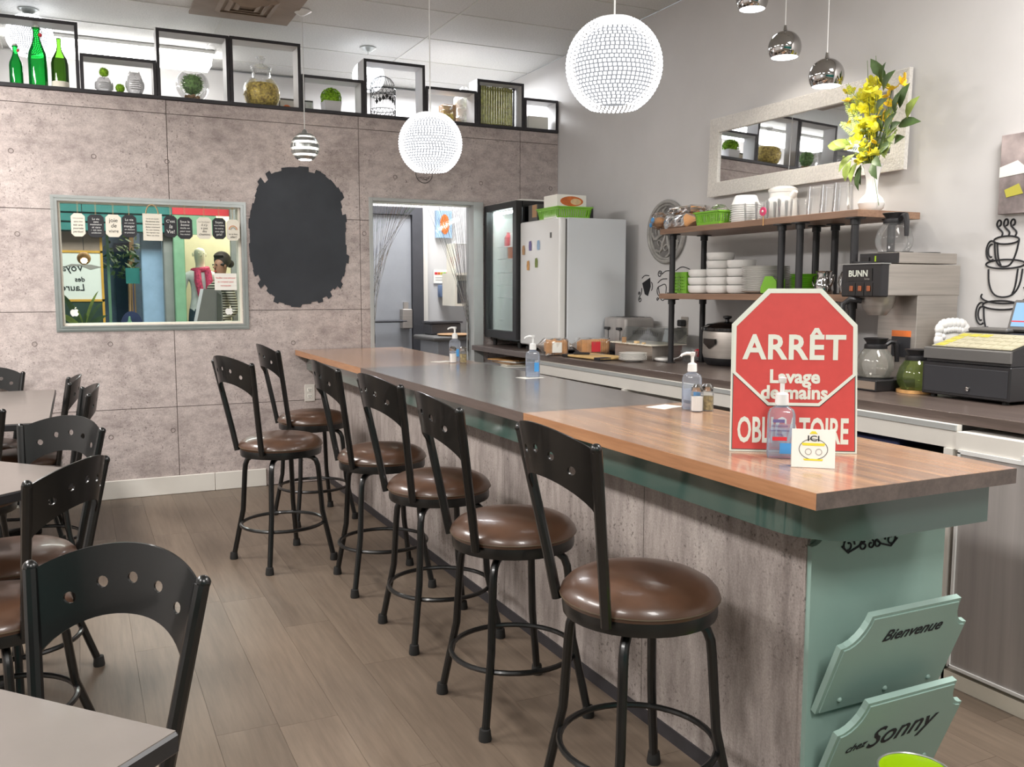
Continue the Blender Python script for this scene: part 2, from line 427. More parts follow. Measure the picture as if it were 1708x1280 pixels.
for i in range(len(xs) - 1):
    for j in range(len(zs) - 1):
        R_ = [(xs[i] + g, xs[i + 1] - g, zs[j] + g, zs[j + 1] - g)]
        for h in ((WX0, WX1, WZ0, WZ1), (DX0, DX1, -1, DZ)): R_ = clip(R_, h)
        if not R_: continue
        bm = BM()
        for (a, b_, c_, d_) in R_: box(bm, a, b_, YB, YB + .0062, c_, d_)
        ob('concrete_panel', bm, 'concrete', wb, smooth=False)
# tie holes cast into the panels
th = None
for (hx, hz) in ((-.31, 2.145), (.134, 2.14), (.554, 2.135), (-.24, 1.00), (.18, .99), (.16, .40), (-.3, 1.66), (.53, .42), (1.32, .97), (1.45, .36), (2.06, 2.12), (2.72, 2.11), (3.3, 2.1), (2.72, 1.35), (1.83, 1.72)):
    if th is None:
        bm = BM(); tube(bm, [(.013 * cos(k * pi / 8), 0, .013 * sin(k * pi / 8)) for k in range(16)], .0022, 5, True)
        th = ob('tie_hole', bm, 'joint', wb, (hx, YB, hz))
    else: inst('tie_hole', th, wb, (hx, YB, hz))
# painted chalkboard patch with brushed edge
rr = random.Random(3); out = []; n = 54
for k in range(n):
    a = 2 * pi * k / n
    ex = abs(cos(a)) ** .8 * (1 if cos(a) > 0 else -1); ez = abs(sin(a)) ** .9 * (1 if sin(a) > 0 else -1)
    w1 = 1 + rr.uniform(-.065, .06); dx = rr.uniform(-.012, .012)
    for s_ in (-1, 1):
        aa = a + s_ * pi / n * .92
        ex = abs(cos(aa)) ** .72 * (1 if cos(aa) > 0 else -1); ez = abs(sin(aa)) ** .80 * (1 if sin(aa) > 0 else -1)
        out.append((1.382 + ex * .325 * w1, 1.683 + ez * .452 * w1))
cb_ = ob('chalkboard', FB(plate, out, [], .002, lambda u, v, w_: (u, YB - .001 - w_, v)), 'chalk', smooth=False)
tag(cb_, 'large dark chalkboard patch with ragged brushed edge painted on wall', 'chalkboard')
# baseboard
bb = struct(ob('baseboard_back', FB(box, -3.5, .78, YB - .014, YB, 0, .119, .003), 'trim_white', smooth=False), 'white baseboard along the concrete wall')
struct(ob('baseboard_back', FB(box, .7825, 1.115, YB - .014, YB, 0, .119, .003), 'trim_white', smooth=False), 'short white baseboard piece ending at the bar')
# wall outlet
ot = thing('wall_outlet', 'white wall outlet low on the concrete wall by the bar end', 'outlet', (1.424, YB, .621))
ob('cover_plate', FB(box, -.035, .035, -.006, 0, -.058, .058, .002), 'trim_white', ot)
for dz in (-.022, .022):
    s_ = ob('socket', FB(box, -.017, .017, -.008, -.005, dz - .014, dz + .014, .002), 'paper', ot)
    ob('slots', FB(lambda b: (box(b, -.008, -.0055, -.0088, -.007, dz - .004, dz + .006), box(b, .0055, .008, -.0088, -.007, dz - .004, dz + .006), box(b, -.002, .002, -.0088, -.007, dz - .011, dz - .007))), 'ink', s_)
# interior window: aluminium frame, pane
w1 = struct(thing('window_1', 'aluminium framed interior window looking out to the mall', 'window')); del w1['category']
def frame_rect(bm, x0, x1, z0, z1, wd, y0, y1):
    box(bm, x0, x1, y0, y1, z1 - wd, z1); box(bm, x0, x1, y0, y1, z0, z0 + wd); box(bm, x0, x0 + wd, y0, y1, z0 + wd, z1 - wd); box(bm, x1 - wd, x1, y0, y1, z0 + wd, z1 - wd)
bm = BM()
for k, (d_, y0) in enumerate(((0, .004), (.009, .012), (.018, .008), (.027, .014))):
    frame_rect(bm, -.117 + d_, 1.031 - d_, 1.069 + d_, 1.900 - d_, .0095, YB - y0, YB + .03)
ob('window_frame', bm, 'alu', w1, smooth=False)
bm = BM(); frame_rect(bm, WX0 - .004, WX1 + .004, WZ0 - .004, WZ1 + .004, .016, YB + .004, YB + .12)
ob('window_reveal', bm, 'cream_board', w1, smooth=False)
ob('window_pane', FB(box, WX0 + .005, WX1 - .005, YB + .03, YB + .036, WZ0 + .005, WZ1 - .005), 'pane', w1, smooth=False)
# door opening trim
d1 = struct(thing('door_1', 'grey trimmed doorway to the kitchen with tinsel curtain', 'doorway')); del d1['category']
ob('door_jamb', FB(box, DX0 - .022, DX0 + .004, YB - .012, YB + .13, 0, DZ + .02, .002), 'door_trim', d1, smooth=False)
ob('door_jamb', FB(box, DX1 - .004, DX1 + .075, YB - .012, YB + .13, 0, DZ + .02, .002), 'door_trim', d1, smooth=False)
ob('door_head', FB(box, DX0 + .004, DX1 - .004, YB - .012, YB + .13, DZ - .004, DZ + .02, .002), 'door_trim', d1, smooth=False)
# ceiling with lay-in tiles
ce = struct(ob('ceiling', FB(box, -3.5, XR, -2.6, 7.75, ZC + .02, ZC + .06), 'ceiling_tile', smooth=False), 'suspended ceiling of speckled tiles')
txs = [-3.075, -1.74, -.405, .93, 2.265, XR]; tys = [5.48 + .61 * k for k in range(-13, 4)]
VX0, VX1, VY0, VY1 = .715, 1.325, 5.56, 6.17
for i in range(len(txs) - 1):
    for j in range(len(tys) - 1):
        if tys[j + 1] < -2.6: continue
        ob('ceiling_tile', FB(box, txs[i] + .004, txs[i + 1] - .004, max(-2.6, tys[j]) + .004, min(7.7, tys[j + 1]) - .004, ZC + .002, ZC + .02), 'ceiling_tile', ce, smooth=False)
for x in txs[1:-1]: ob('tee_bar', FB(box, x - .006, x + .006, -2.6, 7.7, ZC - .002, ZC + .012), 'tee', ce, smooth=False)
for y in tys[1:]:
    if -2.6 < y < 7.7: ob('tee_bar', FB(box, -3.5, XR, y - .004, y + .004, ZC - .001, ZC + .012), 'tee', ce, smooth=False)
vt = thing('ceiling_vent', 'square brown stepped ceiling air diffuser', 'vent', ((VX0 + VX1) / 2, (VY0 + VY1) / 2, ZC))
ob('plate', FB(box, -.305, .305, -.305, .305, -.012, .001), 'vent_brown', vt, smooth=False)
for k, s_ in enumerate((.17, .12, .075)):
    bm = BM(); z0 = -.013 - .002 * k
    vsq = [[bm.verts.new((sx * q, sy * q, z)) for sx, sy in ((-1, -1), (1, -1), (1, 1), (-1, 1))] for q, z in ((s_, z0), (s_ - .026, z0 - .010), (s_ - .03, z0 - .008), (s_ - .02, z0 + .004))]
    for a, b_ in zip(vsq, vsq[1:]):
        for q in range(4): bm.faces.new((a[q], a[(q + 1) % 4], b_[(q + 1) % 4], b_[q]))
    ob('louver', bm, 'vent_brown', vt, smooth=False)
# ceiling fixtures out of frame that light the room
for (x, y, wt_), tl in zip(TROFFERS, ('above the middle dining table', 'left of the camera', 'behind the camera', 'above the cash register', 'above the far dining table')):
    tf = thing('ceiling_troffer', 'white fluorescent ceiling panel ' + tl, 'ceiling light', (x, y, ZC), group='ceiling troffers')
    ob('diffuser_frame', FB(lambda b: (box(b, -.305, -.28, -.61, .61, -.016, 0), box(b, .28, .305, -.61, .61, -.016, 0), box(b, -.28, .28, -.61, -.585, -.016, 0), box(b, -.28, .28, .585, .61, -.016, 0))), 'tee', tf, smooth=False)
    ob('diffuser', FB(box, -.28, .28, -.585, .585, -.01, -.004), 'trim_white', tf, smooth=False)

# ------------------------------------------------------------------ shadow boxes along the wall top
lg = ob('wall_ledge', FB(box, -1.2, XR - .005, YB - .012, YB + .26, WT, WT + .022, .001), 'black_edge', smooth=False)
tag(lg, 'long black ledge running along the top of the concrete wall', 'ledge')
T = .019; ZB = WT + .022
BOXES = [(-.55, .078, 2.922, 'tall shadow box holding the green bottles'), (.082, .512, 2.748, 'low shadow box with two silver owl jars and moss balls'), (.516, .953, 2.948, 'tall shadow box holding the round glass terrarium'),
         (.957, 1.412, 2.950, 'tall shadow box holding the ribbed jar of pasta'), (1.416, 1.840, 2.757, 'low shadow box with boxwood ball in white pot'), (1.844, 2.288, 2.905, 'tall shadow box holding the wire birdcage'),
         (2.292, 2.686, 2.764, 'low shadow box with glass canister beside plastic bag'), (2.690, 3.068, 2.853, 'tall shadow box holding the green bamboo panel'), (3.072, 3.357, 2.755, 'low shadow box in the corner by the white wall')]
for k, (x0, x1, z1, lb) in enumerate(BOXES):
    t_ = thing('shadow_box', lb + ', black front edge', 'shelf box', (x0, YB, ZB), group='shadow boxes on the wall top')
    W_ = x1 - x0; H_ = z1 - ZB; D0, D1 = -.004, .142
    ob('side_board', FB(box, 0, T, D0, D1, 0, H_ - T), 'box_white', t_, smooth=False)
    ob('side_board', FB(box, W_ - T, W_, D0, D1, 0, H_ - T), 'box_white', t_, smooth=False)
    ob('top_board', FB(box, 0, W_, D0, D1, H_ - T, H_), 'box_white', t_, smooth=False)
    bm = BM(); box(bm, 0, T, -.008, -.004, 0, H_); box(bm, W_ - T, W_, -.008, -.004, 0, H_); box(bm, T, W_ - T, -.008, -.004, H_ - T, H_)
    ob('edge_band', bm, 'black_edge', t_, smooth=False)

# ------------------------------------------------------------------ behind the wall: corridor, kitchen
struct(ob('wall_corridor', FB(box, -3.5, 1.72, 7.7, 7.78, 2.3, ZC), 'wall_white', smooth=False), 'pale bulkhead wall beyond the shadow boxes')
struct(ob('wall_kitchen', FB(box, 1.72, XR, 7.7, 7.78, 0, ZC), 'wall_white', smooth=False), 'white kitchen wall seen through the doorway')
struct(ob('wall_partition', FB(box, 1.68, 1.74, YB + .125, 7.7, 0, WT), 'wall_white', smooth=False))
struct(ob('floor_mall', FB(box, -3.5, 4.5, 7.75, 13, -.06, -.004), 'grey_paint', smooth=False))
struct(ob('ceiling_mall', FB(box, -3.5, 4.5, 7.78, 13, ZC, ZC + .05), 'wall_white', smooth=False))
struct(ob('wall_mall', FB(box, -3.5, 4.5, 12.9, 13, 0, ZC), 'grey_paint', smooth=False))
struct(ob('wall_mall_right', FB(box, 3.4, 3.5, 7.78, 12.9, 0, ZC), 'cream', smooth=False))
struct(ob('wall_mall_left', FB(box, -3.5, -3.4, 7.78, 12.9, 0, ZC), 'grey_paint', smooth=False))
area('mall_light', (.5, 9.6, 3.0), 3.0, .8, 80, (1, .99, .95))
area('shop_light', (1.9, 11.9, 2.98), .9, .9, 45, (1, .95, .82))
area('kitchen_light', (2.6, 6.95, 3.0), .6, .9, 44, (.95, .97, 1))
# ================================================================== THE BAR
bar = thing('bar_counter', 'long bar clad in concrete-look panels with grey green apron', 'bar', (1.53, 1.578, 0))
BL = YB - .006 - 1.578
ob('body', FB(box, .006, .42, .004, BL, .0, .885), 'joint', bar, smooth=False)
ys = [.0, .675, 1.67, 2.66, 3.65, BL]
for a, b_ in zip(ys, ys[1:]): ob('front_panel', FB(box, 0, .0062, a + .0015, b_ - .0015, .035, .885), 'bar_concrete', bar, smooth=False)
ob('end_panel', FB(box, 0, .43, -.004, .004, 0, .885), 'mint_edge', bar, smooth=False)
ob('corner_trim', FB(box, -.004, .008, -.008, 0, .0, .885), 'bar_concrete', bar, smooth=False)
ob('toe_strip', FB(box, -.006, 0, 0, BL, 0, .042), 'black_edge', bar, smooth=False)
# apron with rounded near corner
path = [(1.405, YB - .012), (1.405, 1.62)] + [(1.555 - .15 * cos(a), 1.55 - .15 * sin(a)) for a in [k * pi / 16 for k in range(1, 8)]] + [(1.60, 1.40), (1.925, 1.40)]
bm = BM(); th_ = .02; rows = []
for i, (px_, py_) in enumerate(path):
    a = path[max(i - 1, 0)]; b_ = path[min(i + 1, len(path) - 1)]; tx, ty = b_[0] - a[0], b_[1] - a[1]; L_ = hypot(tx, ty); nx, ny = -ty / L_, tx / L_
    rows.append([bm.verts.new((px_ + nx * o_ - 1.53, py_ + ny * o_ - 1.578, z)) for o_, z in ((0, .785), (0, .886), (th_, .886), (th_, .785))])
for a, b_ in zip(rows, rows[1:]):
    for k in range(4): bm.faces.new((a[k], a[(k + 1) % 4], b_[(k + 1) % 4], b_[k]))
bm.faces.new(rows[0]); bm.faces.new(rows[-1][::-1]); bmesh.ops.recalc_face_normals(bm, faces=bm.faces)
ob('apron', bm, 'apron', bar)
top = thing('bar_worktop', 'long bar top of two wood sections and a grey middle section', 'countertop', (1.33, 1.345, .886))
def rightx(y): return 1.94 + (y - 1.345) * (2.08 - 1.94) / (6.13 - 1.345)
for (y0, y1, m_, me_) in ((1.345, 2.675, 'butcher', 'butcher_edge'), (2.676, 4.598, 'grey_lam', 'counter_lam'), (4.599, YB - .012, 'butcher', 'butcher_edge')):
    o2 = [(0, y0 - 1.345), (rightx(y0) - 1.33, y0 - 1.345), (rightx(y1) - 1.33, y1 - 1.345), (0, y1 - 1.345)]
    s_ = ob('top_section', FB(plate, o2, [], .0355, lambda u, v, w_: (u, v, w_)), m_, top, smooth=False)
    ob('edge_band', FB(box, -.0012, .0, y0 - 1.345, y1 - 1.345, 0, .0348), me_, s_, smooth=False)
    if y0 < 1.4: ob('edge_band', FB(box, -.0012, rightx(y0) - 1.33, -.0012, 0, 0, .0348), 'counter_lam', s_, smooth=False)
# magazine rack on the bar's near end
rk = thing('magazine_rack', 'mint green wooden magazine rack hung on the bar end', 'magazine rack', (1.53, 1.572, 0))
W_ = .45
def cutplate(w0, h, cx, cz, n=6):
    """rectangle with concave quarter cuts at its two upper corners"""
    L = [(0, 0), (w0, 0)]
    L += [(w0 - cx * sin(pi / 2 * k / n), h - cz * cos(pi / 2 * k / n)) for k in range(n + 1)]
    L += [(cx * cos(pi / 2 * k / n), h - cz * sin(pi / 2 * k / n)) for k in range(n + 1)]
    out_ = []
    for p in L:
        if not out_ or hypot(p[0] - out_[-1][0], p[1] - out_[-1][1]) > 1e-5: out_.append(p)
    if hypot(out_[0][0] - out_[-1][0], out_[0][1] - out_[-1][1]) < 1e-5: out_.pop()
    return out_
bk = ob('back_board', FB(plate, cutplate(W_, .765, .05, .055), [], .016, lambda u, v, w_: (u, -w_, v + .02)), 'mint', rk, smooth=False)
def pocket(zb_, h=.285, rise=.36):
    ang = math.atan(.39)
    def f(u, v, w_):
        y = -.018 - v * sin(ang) - w_ * cos(ang); z = zb_ + v * cos(ang) - w_ * sin(ang)
        return (u, y, z)
    p_ = ob('pocket_board', FB(plate, cutplate(.418, h, .062, .085), [], .015, lambda u, v, w_: f(u + .012, v, w_)), 'mint', rk, smooth=False)
    inner = [(x * .955 + .0095, y * .955 + .004) for x, y in cutplate(.418, h, .062, .085)]
    ob('raised_face', FB(plate, inner, [], .0035, lambda u, v, w_: f(u + .012, v, w_ + .015)), 'mint', p_, smooth=False)
    for u in (.06, .209, .36): ob('peg', FB(ball, f(u + .012, .035, .018), .007, 10, 8), 'mint', p_)
    return p_, f, ang
p1_, f1, ang = pocket(.33); p2_, f2, _ = pocket(.122)
def rz2(d_): return tuple((Matrix.Rotation(pi / 2 + ang, 3, 'X') @ Matrix.Rotation(radians(d_), 3, 'Z')).to_euler())
text('lettering', 'Bienvenue', .047, 'ink', p1_, f1(.232, .215, .0195), (pi / 2 + ang, 0, 0), shear=.35, bold=.0007)
text('lettering', 'chez', .034, 'ink', p2_, f2(.085, .148, .0195), rz2(6), shear=.5, bold=.0003)
text('lettering', 'Sonny', .088, 'ink', p2_, f2(.228, .165, .0195), rz2(5), shear=.35, bold=.0006)
# scroll ornament near the top of the back board
bm = BM()
def spiral(cx, cz, r, turns, d_=1, a0=0):
    return [(cx + d_ * r * (1 - .75 * k / 22) * cos(a0 + turns * 2 * pi * k / 22), -.0175, cz + r * (1 - .75 * k / 22) * sin(a0 + turns * 2 * pi * k / 22)) for k in range(23)]
SO = lambda x_: .185 + (x_ - .1875) * 1.35
for (cx, cz, r, tn, d_, a0) in ((.135, .70, .016, 1.3, 1, 0), (.172, .694, .010, 1, 1, 2), (.19, .694, .009, 1, -1, 2), (.208, .694, .009, 1, 1, 2), (.24, .70, .016, 1.3, -1, 0)): tube(bm, spiral(SO(cx), cz + .02, r * 1.3, tn, d_, a0), .0022, 5)
tube(bm, [(SO(x_), -.0175, z_ + .02) for x_, z_ in ((.12, .70), (.135, .682), (.16, .694), (.175, .704))], .0026, 5); tube(bm, [(SO(x_), -.0175, z_ + .02) for x_, z_ in ((.256, .70), (.24, .682), (.215, .692), (.205, .704))], .0026, 5)
ob('scroll_ornament', bm, 'ink', bk)

# ================================================================== STOOLS AND CHAIRS
def leg_path(a, h):
    zt = .522 + h; zl = .20
    prof = [(.05, zt), (.125, zt), (.150, zt - .006), (.168, zt - .02), (.178, zt - .045), (.182, zt - .08), (.196, .25 if h > -.1 else .17), (.247, .02)]
    return [(r * cos(a), r * sin(a), z) for r, z in prof]
def make_stool(name, h, la):
    s = bpy.data.objects.new(name, None); COL.objects.link(s); s.empty_display_size = .05
    prof = [(0, .634), (.07, .633), (.12, .629), (.155, .621), (.180, .608), (.195, .592), (.199, .580), (.194, .567), (0, .567)]
    cu = ob('seat_cushion', FB(lathe, [(r, z + h) for r, z in prof], seg=36), 'vinyl', s)
    ob('seam', FB(tube, [(.1985 * cos(2 * pi * k / 36), .1985 * sin(2 * pi * k / 36), .578 + h) for k in range(36)], .0022, 5, True), 'lit_vinyl', cu)
    ob('seat_ring', FB(lathe, [(0, .566 + h), (.192, .566 + h), (.194, .55 + h), (.192, .534 + h), (0, .534 + h)], seg=32), 'black_metal', s)
    ob('swivel_plate', FB(cyl, (0, 0, .512 + h), .085, .024, 20), 'black_metal', s)
    for k in range(4):
        a = la + k * pi / 2
        L = ob('leg', FB(tube, leg_path(a, h), .0125, 10), 'black_metal', s)
        ob('rubber_foot', FB(lathe, [(0, 0), (.019, 0), (.020, .006), (.0165, .035), (.0, .037)], (.249 * cos(a), .249 * sin(a), 0), 12), 'rubber', L)
    rz = .19 if h > -.1 else .15
    ob('foot_ring', FB(tube, [(.198 * cos(2 * pi * k / 40), .198 * sin(2 * pi * k / 40), rz) for k in range(40)], .0085, 8, True), 'black_metal', s)
    for sg in (-1, 1):
        bm = BM(); tube(bm, [(-.172, sg * .113, .556 + h), (-.179, sg * .119, .60 + h), (-.190, sg * .128, .67 + h), (-.244, sg * .174, .985 + h)], .0135, 10); ball(bm, (-.2455, sg * .1752, .987 + h), .0135, 10, 8)
        ob('back_post', bm, 'black_metal', s)
    hw = .17; n = 24; o_ = []
    for k in range(n + 1):
        u = 1 - 2 * k / n; o_.append((u * hw, -.006 + .05 * (1 - u * u) ** .85))
    for k in range(n + 1):
        u = -1 + 2 * k / n; o_.append((u * hw * .985, -.165 + .082 * (1 - (abs(u)) ** 2.2) ** .7))
    holes = [circle(u * hw, v, .0105, 12) for u, v in ((-.66, -.055), (-.34, -.028), (0, -.018), (.34, -.028), (.66, -.055))]
    def f(u, v, w_):
        q = u / hw; hs = .174 + v * (.059 / .447); zz = .985 + h + v * .987
        return (-.244 - v * .157 - .058 * (1 - min(1, q * q)) + w_, q * hs, zz)
    ob('back_panel', FB(plate, o_, holes, .005, f, .014), 'black_metal', s, ang=50)
    return s
def put(s, label, x, y, th, group, cat='bar stool'):
    s.location = (x, y, 0); s.rotation_euler = (0, 0, th); tag(s, label, cat, group); return s
G = 'swivel stools along the bar'
ST = [('A', 1.237, 1.836, 1.7, 45.0, 'brown vinyl swivel stool nearest the camera, tucked under the bar'), ('B', 1.212, 2.510, -1.6, 44.8, 'brown vinyl swivel stool, second from the near end of the bar'),
      ('C', 1.232, 3.210, 7.5, 46.4, 'brown vinyl swivel stool, third from the near end of the bar'), ('D', 1.218, 3.890, .9, 42.3, 'brown vinyl swivel stool, fourth from the near end of the bar'),
      ('E', .872, 4.419, 19.9, 63.4, 'brown vinyl swivel stool pulled out from the bar into the aisle'), ('F', 1.210, 5.193, 5.5, 54.4, 'brown vinyl swivel stool at the far end of the bar by the wall outlet')]
for nm, x, y, th, ph, lb in ST:
    put(make_stool('bar_stool', 0, radians(ph - th)), lb, x, y, radians(th), G)
c0 = make_stool('swivel_chair', -.155, radians(45)); G2 = 'swivel chairs at the dining tables'
CH = [(-.118, 1.50, -129.7, 'black backed swivel chair tucked at the nearest dining table'), (-.245, 2.86, 147, 'swivel chair with its back to the camera at the middle table'), (-.232, 3.40, -131, 'swivel chair on the wall side of the middle table facing the camera'),
      (-.30, 5.40, 181, 'swivel chair tucked at the far table, the one nearer the wall'), (-.225, 4.80, 184, 'swivel chair tucked at the far table, the one nearer the middle table'), (-.48, 5.83, -90, 'swivel chair against the concrete wall behind the far table'), (-.466, 4.44, 90, 'swivel chair cut by the left edge on the near side of the far table')]
for i, (x, y, th, lb) in enumerate(CH):
    put(c0 if i == 0 else copy_tree(c0), lb, x, y, radians(th), G2, 'chair')
def table(label, cx, cy, rz, lx, ly):
    t_ = thing('dining_table', label, 'table', (cx, cy, 0), rz, 'dining tables')
    tp = ob('table_top', FB(box, -lx / 2, lx / 2, -ly / 2, ly / 2, .72, .75, .004), 'black_plastic', t_)
    ob('laminate', FB(box, -lx / 2 + .004, lx / 2 - .004, -ly / 2 + .004, ly / 2 - .004, .7485, .7515), 'table_top', tp, smooth=False)
    for dy in ((-ly / 2 + .37, ly / 2 - .37) if ly > 1.1 else (0,)):
        ob('column', FB(cyl, (0, dy, .03), .038, .67, 16), 'black_metal', t_)
        ob('top_spider', FB(lambda b: (box(b, -.22, .22, dy - .02, dy + .02, .698, .72), box(b, -.02, .02, dy - .22, dy + .22, .698, .72))), 'black_metal', t_, smooth=False)
        ob('cross_base', FB(lambda b: (box(b, -.28, .28, dy - .03, dy + .03, 0, .035, .006), box(b, -.03, .03, dy - .28, dy + .28, 0, .034, .006))), 'black_metal', t_)
table('grey topped dining table nearest the camera at the lower left', -.431, 1.243, radians(-48), .75, .75)
table('grey topped dining table in the middle between two chairs', -.478, 3.153, radians(-48), .75, .75)
table('long grey topped dining table by the concrete wall', -.505, 5.13, 0, .75, 1.45)

# ================================================================== BACK COUNTER
ct = thing('long_worktop', 'dark wood-look worktop along the white wall', 'countertop', (2.64, .6, .885))
ob('slab', FB(box, 0, XR - 2.643, 0, YB - .6 - .008, 0, .0365, .002), 'counter_lam', ct, smooth=False)
ob('edge_band', FB(box, -.002, 0, 0, YB - .6 - .008, 0, .0345), 'counter_lam', ct, smooth=False)
cbt = thing('counter_cabinet', 'grey white cabinet base under the dark worktop', 'cabinet', (2.6, 2.03, 0))
ob('back_panel', FB(box, .70, .755, .0, YB - 2.06, 0, .884), 'wall_white', cbt, smooth=False)
ob('rail', FB(box, .015, .04, .0, 3.06, .805, .884), 'trim_white', cbt, smooth=False)
ob('grey_strip', FB(box, .008, .015, 0, 3.06, .865, .884), 'door_trim', cbt, smooth=False)
for y0, y1 in ((0, .035), (1.0, 1.03), (2.0, 2.03), (3.03, 3.07)): ob('stile', FB(box, .0, .70, y0, y1, .0, .805), 'trim_white', cbt, smooth=False)
ob('bottom_shelf', FB(box, .02, .70, .035, 4.1, .06, .08), 'box_white', cbt, smooth=False)
ob('upper_shelf', FB(box, .06, .70, 3.07, 4.1, .775, .79), 'box_white', cbt, smooth=False)
ob('plinth', FB(box, -.01, .02, 0, 4.1, 0, .06), 'trim_white', cbt, smooth=False)
fz = thing('undercounter_freezer', 'undercounter freezer with brushed steel door in white frame', 'freezer', (2.6, 1.0, 0))
ob('body', FB(box, .02, .7, .0, 1.02, .05, .865), 'trim_white', fz, smooth=False)
ob('header', FB(box, .0, .02, .0, 1.02, .805, .865), 'trim_white', fz, smooth=False)
dr = ob('door', FB(box, -.002, .02, .01, 1.0, .075, .80), 'brushed', fz, smooth=False)
ob('door_frame', FB(lambda b: (box(b, -.008, .0, .005, 1.005, .795, .808), box(b, -.008, 0, .995, 1.005, .068, .80), box(b, -.008, 0, .005, 1.0, .066, .076))), 'white_enamel', dr, smooth=False)
ob('hinge', FB(box, -.012, 0, .70, .78, .797, .825), 'white_enamel', dr, smooth=False)
ob('plinth', FB(box, .0, .03, .0, 1.02, 0, .05), 'cream_board', fz, smooth=False)
# things stored under the counter
nb = ob('storage_crate', FB(box, 2.66, 2.95, 2.3, 2.62, .083, .79, .005), 'navy'); tag(nb, 'dark navy crate stored under the counter behind the stop sign', 'crate')
nb = ob('cardboard_carton', FB(box, 2.66, 2.95, 2.08, 2.28, .083, .77, .005), 'dark_cloth'); tag(nb, 'dark brown carton under the counter beside the freezer', 'carton')
for i in range(5):
    mz = ob('magazine', FB(box, -.11, .11, -.15, .15, 0, .008 + .002 * (i % 2), .001), ('paper', 'cream_board', 'brown_box', 'paper', 'cork')[i], None, (2.80 + .01 * (i % 2), 5.75 + .012 * i, .791 + i * .0102), (0, 0, .2 * (i - 2)))
    tag(mz, ['lowest', 'second lowest', 'middle', 'second highest', 'topmost'][i] + ' magazine of the pile under the far counter end', 'magazine', 'magazines under the counter')
# ================================================================== PENDANT LAMPS
def cord(bm, x, y, z0, z1, r=.0025): tube(bm, [(x, y, z0), (x, y, z1)], r, 6)
def beads(R, rows, core_frac):
    """a shell of short bead strands strung on horizontal wires, open at top and bottom"""
    bm = BM()
    for i in range(rows):
        a0 = radians(28) + (radians(152) - radians(28)) * i / rows; a1 = radians(28) + (radians(152) - radians(28)) * (i + .66) / rows
        am = (a0 + a1) / 2; n = max(26, int(66 * sin(am)))
        for k in range(n):
            p0 = 2 * pi * (k + .5 * (i % 2)) / n; dp = 2 * pi / n * .32
            q = []
            for (a, p, rr_) in ((a0, p0 - dp, R), (a0, p0 + dp, R), (a1, p0 + dp, R), (a1, p0 - dp, R)):
                q.append(bm.verts.new((rr_ * sin(a) * cos(p), rr_ * sin(a) * sin(p), rr_ * cos(a))))
            m0 = bm.verts.new(((R * 1.022) * sin(am) * cos(p0), (R * 1.022) * sin(am) * sin(p0), (R * 1.022) * cos(am)))
            for e in range(4): bm.faces.new((q[e], q[(e + 1) % 4], m0))
    return bm
GR = .158
bead_me = ob('bead_shell', beads(GR, 26, .9), 'globe_bead', smooth=False)
core_me = ob('gap_core', FB(lambda b: lathe(b, [(.13 * sin(radians(a)), .13 * cos(radians(a))) for a in range(20, 161, 10)], seg=32)), 'globe_core')  # dim inner sphere added so the gaps between the beads read grey
def globe(label, x, y, z, first=False, sc=1):
    g_ = thing('globe_pendant', label, 'pendant lamp', (x, y, z), group='white beaded globe pendants')
    if first: bead_me.parent = g_; core_me.parent = g_; o1 = bead_me
    else: o1 = inst('bead_shell', bead_me, g_); inst('gap_core', core_me, g_)
    o1['kind'] = 'stuff'
    ob('top_collar', FB(lathe, [(0, .152), (.066, .147), (.066, .138), (.06, .136)], seg=28), 'white_enamel', g_)
    ob('bulb', FB(ball, (0, 0, .03), .035, 14, 10), 'bulb', g_)
    ob('cord', FB(cord, 0, 0, .15, ZC - z - .02, .0032), 'white_enamel', g_)
    ob('ceiling_rose', FB(lathe, [(0, ZC - z - .03), (.02, ZC - z - .03), (.06, ZC - z - .006), (.06, ZC - z)], seg=20), 'alu', g_)
    if sc != 1:
        for c_ in g_.children:
            if c_.name.split('.')[0] in ('bead_shell', 'gap_core', 'top_collar', 'bulb'): c_.scale = (sc,) * 3
    return g_
globe('large white beaded globe pendant nearest, beside the white wall', 1.65, 2.648, 2.073, True)
globe('white beaded globe pendant over the middle of the bar', 1.65, 4.385, 2.066)
globe('glowing globe pendant behind the birdcage shadow box', 1.973, 6.50, 2.862, sc=.72)
globe('glowing globe pendant behind the green bottles', -.19, 6.55, 2.90, sc=.85)
# wire ornament hanging on the wall behind the second globe
bm = BM(); tube(bm, [(.062 * cos(2 * pi * k / 28), 0, .062 * sin(2 * pi * k / 28)) for k in range(28)], .0022, 6, True)
for k in range(5): tube(bm, [(-.05 + .024 * k * .9, 0, -.03 + .006 * sin(k)), (-.02 + .014 * k, .0, -.02 - .02 * (k % 2)), (.02 + .006 * k, 0, -.044 + .008 * k)], .0012, 5)
wo = ob('wire_ornament', bm, 'black_metal', None, (2.275, YB - .006, 2.150)); tag(wo, 'round black wire ornament on wall behind the middle globe', 'wall ornament')
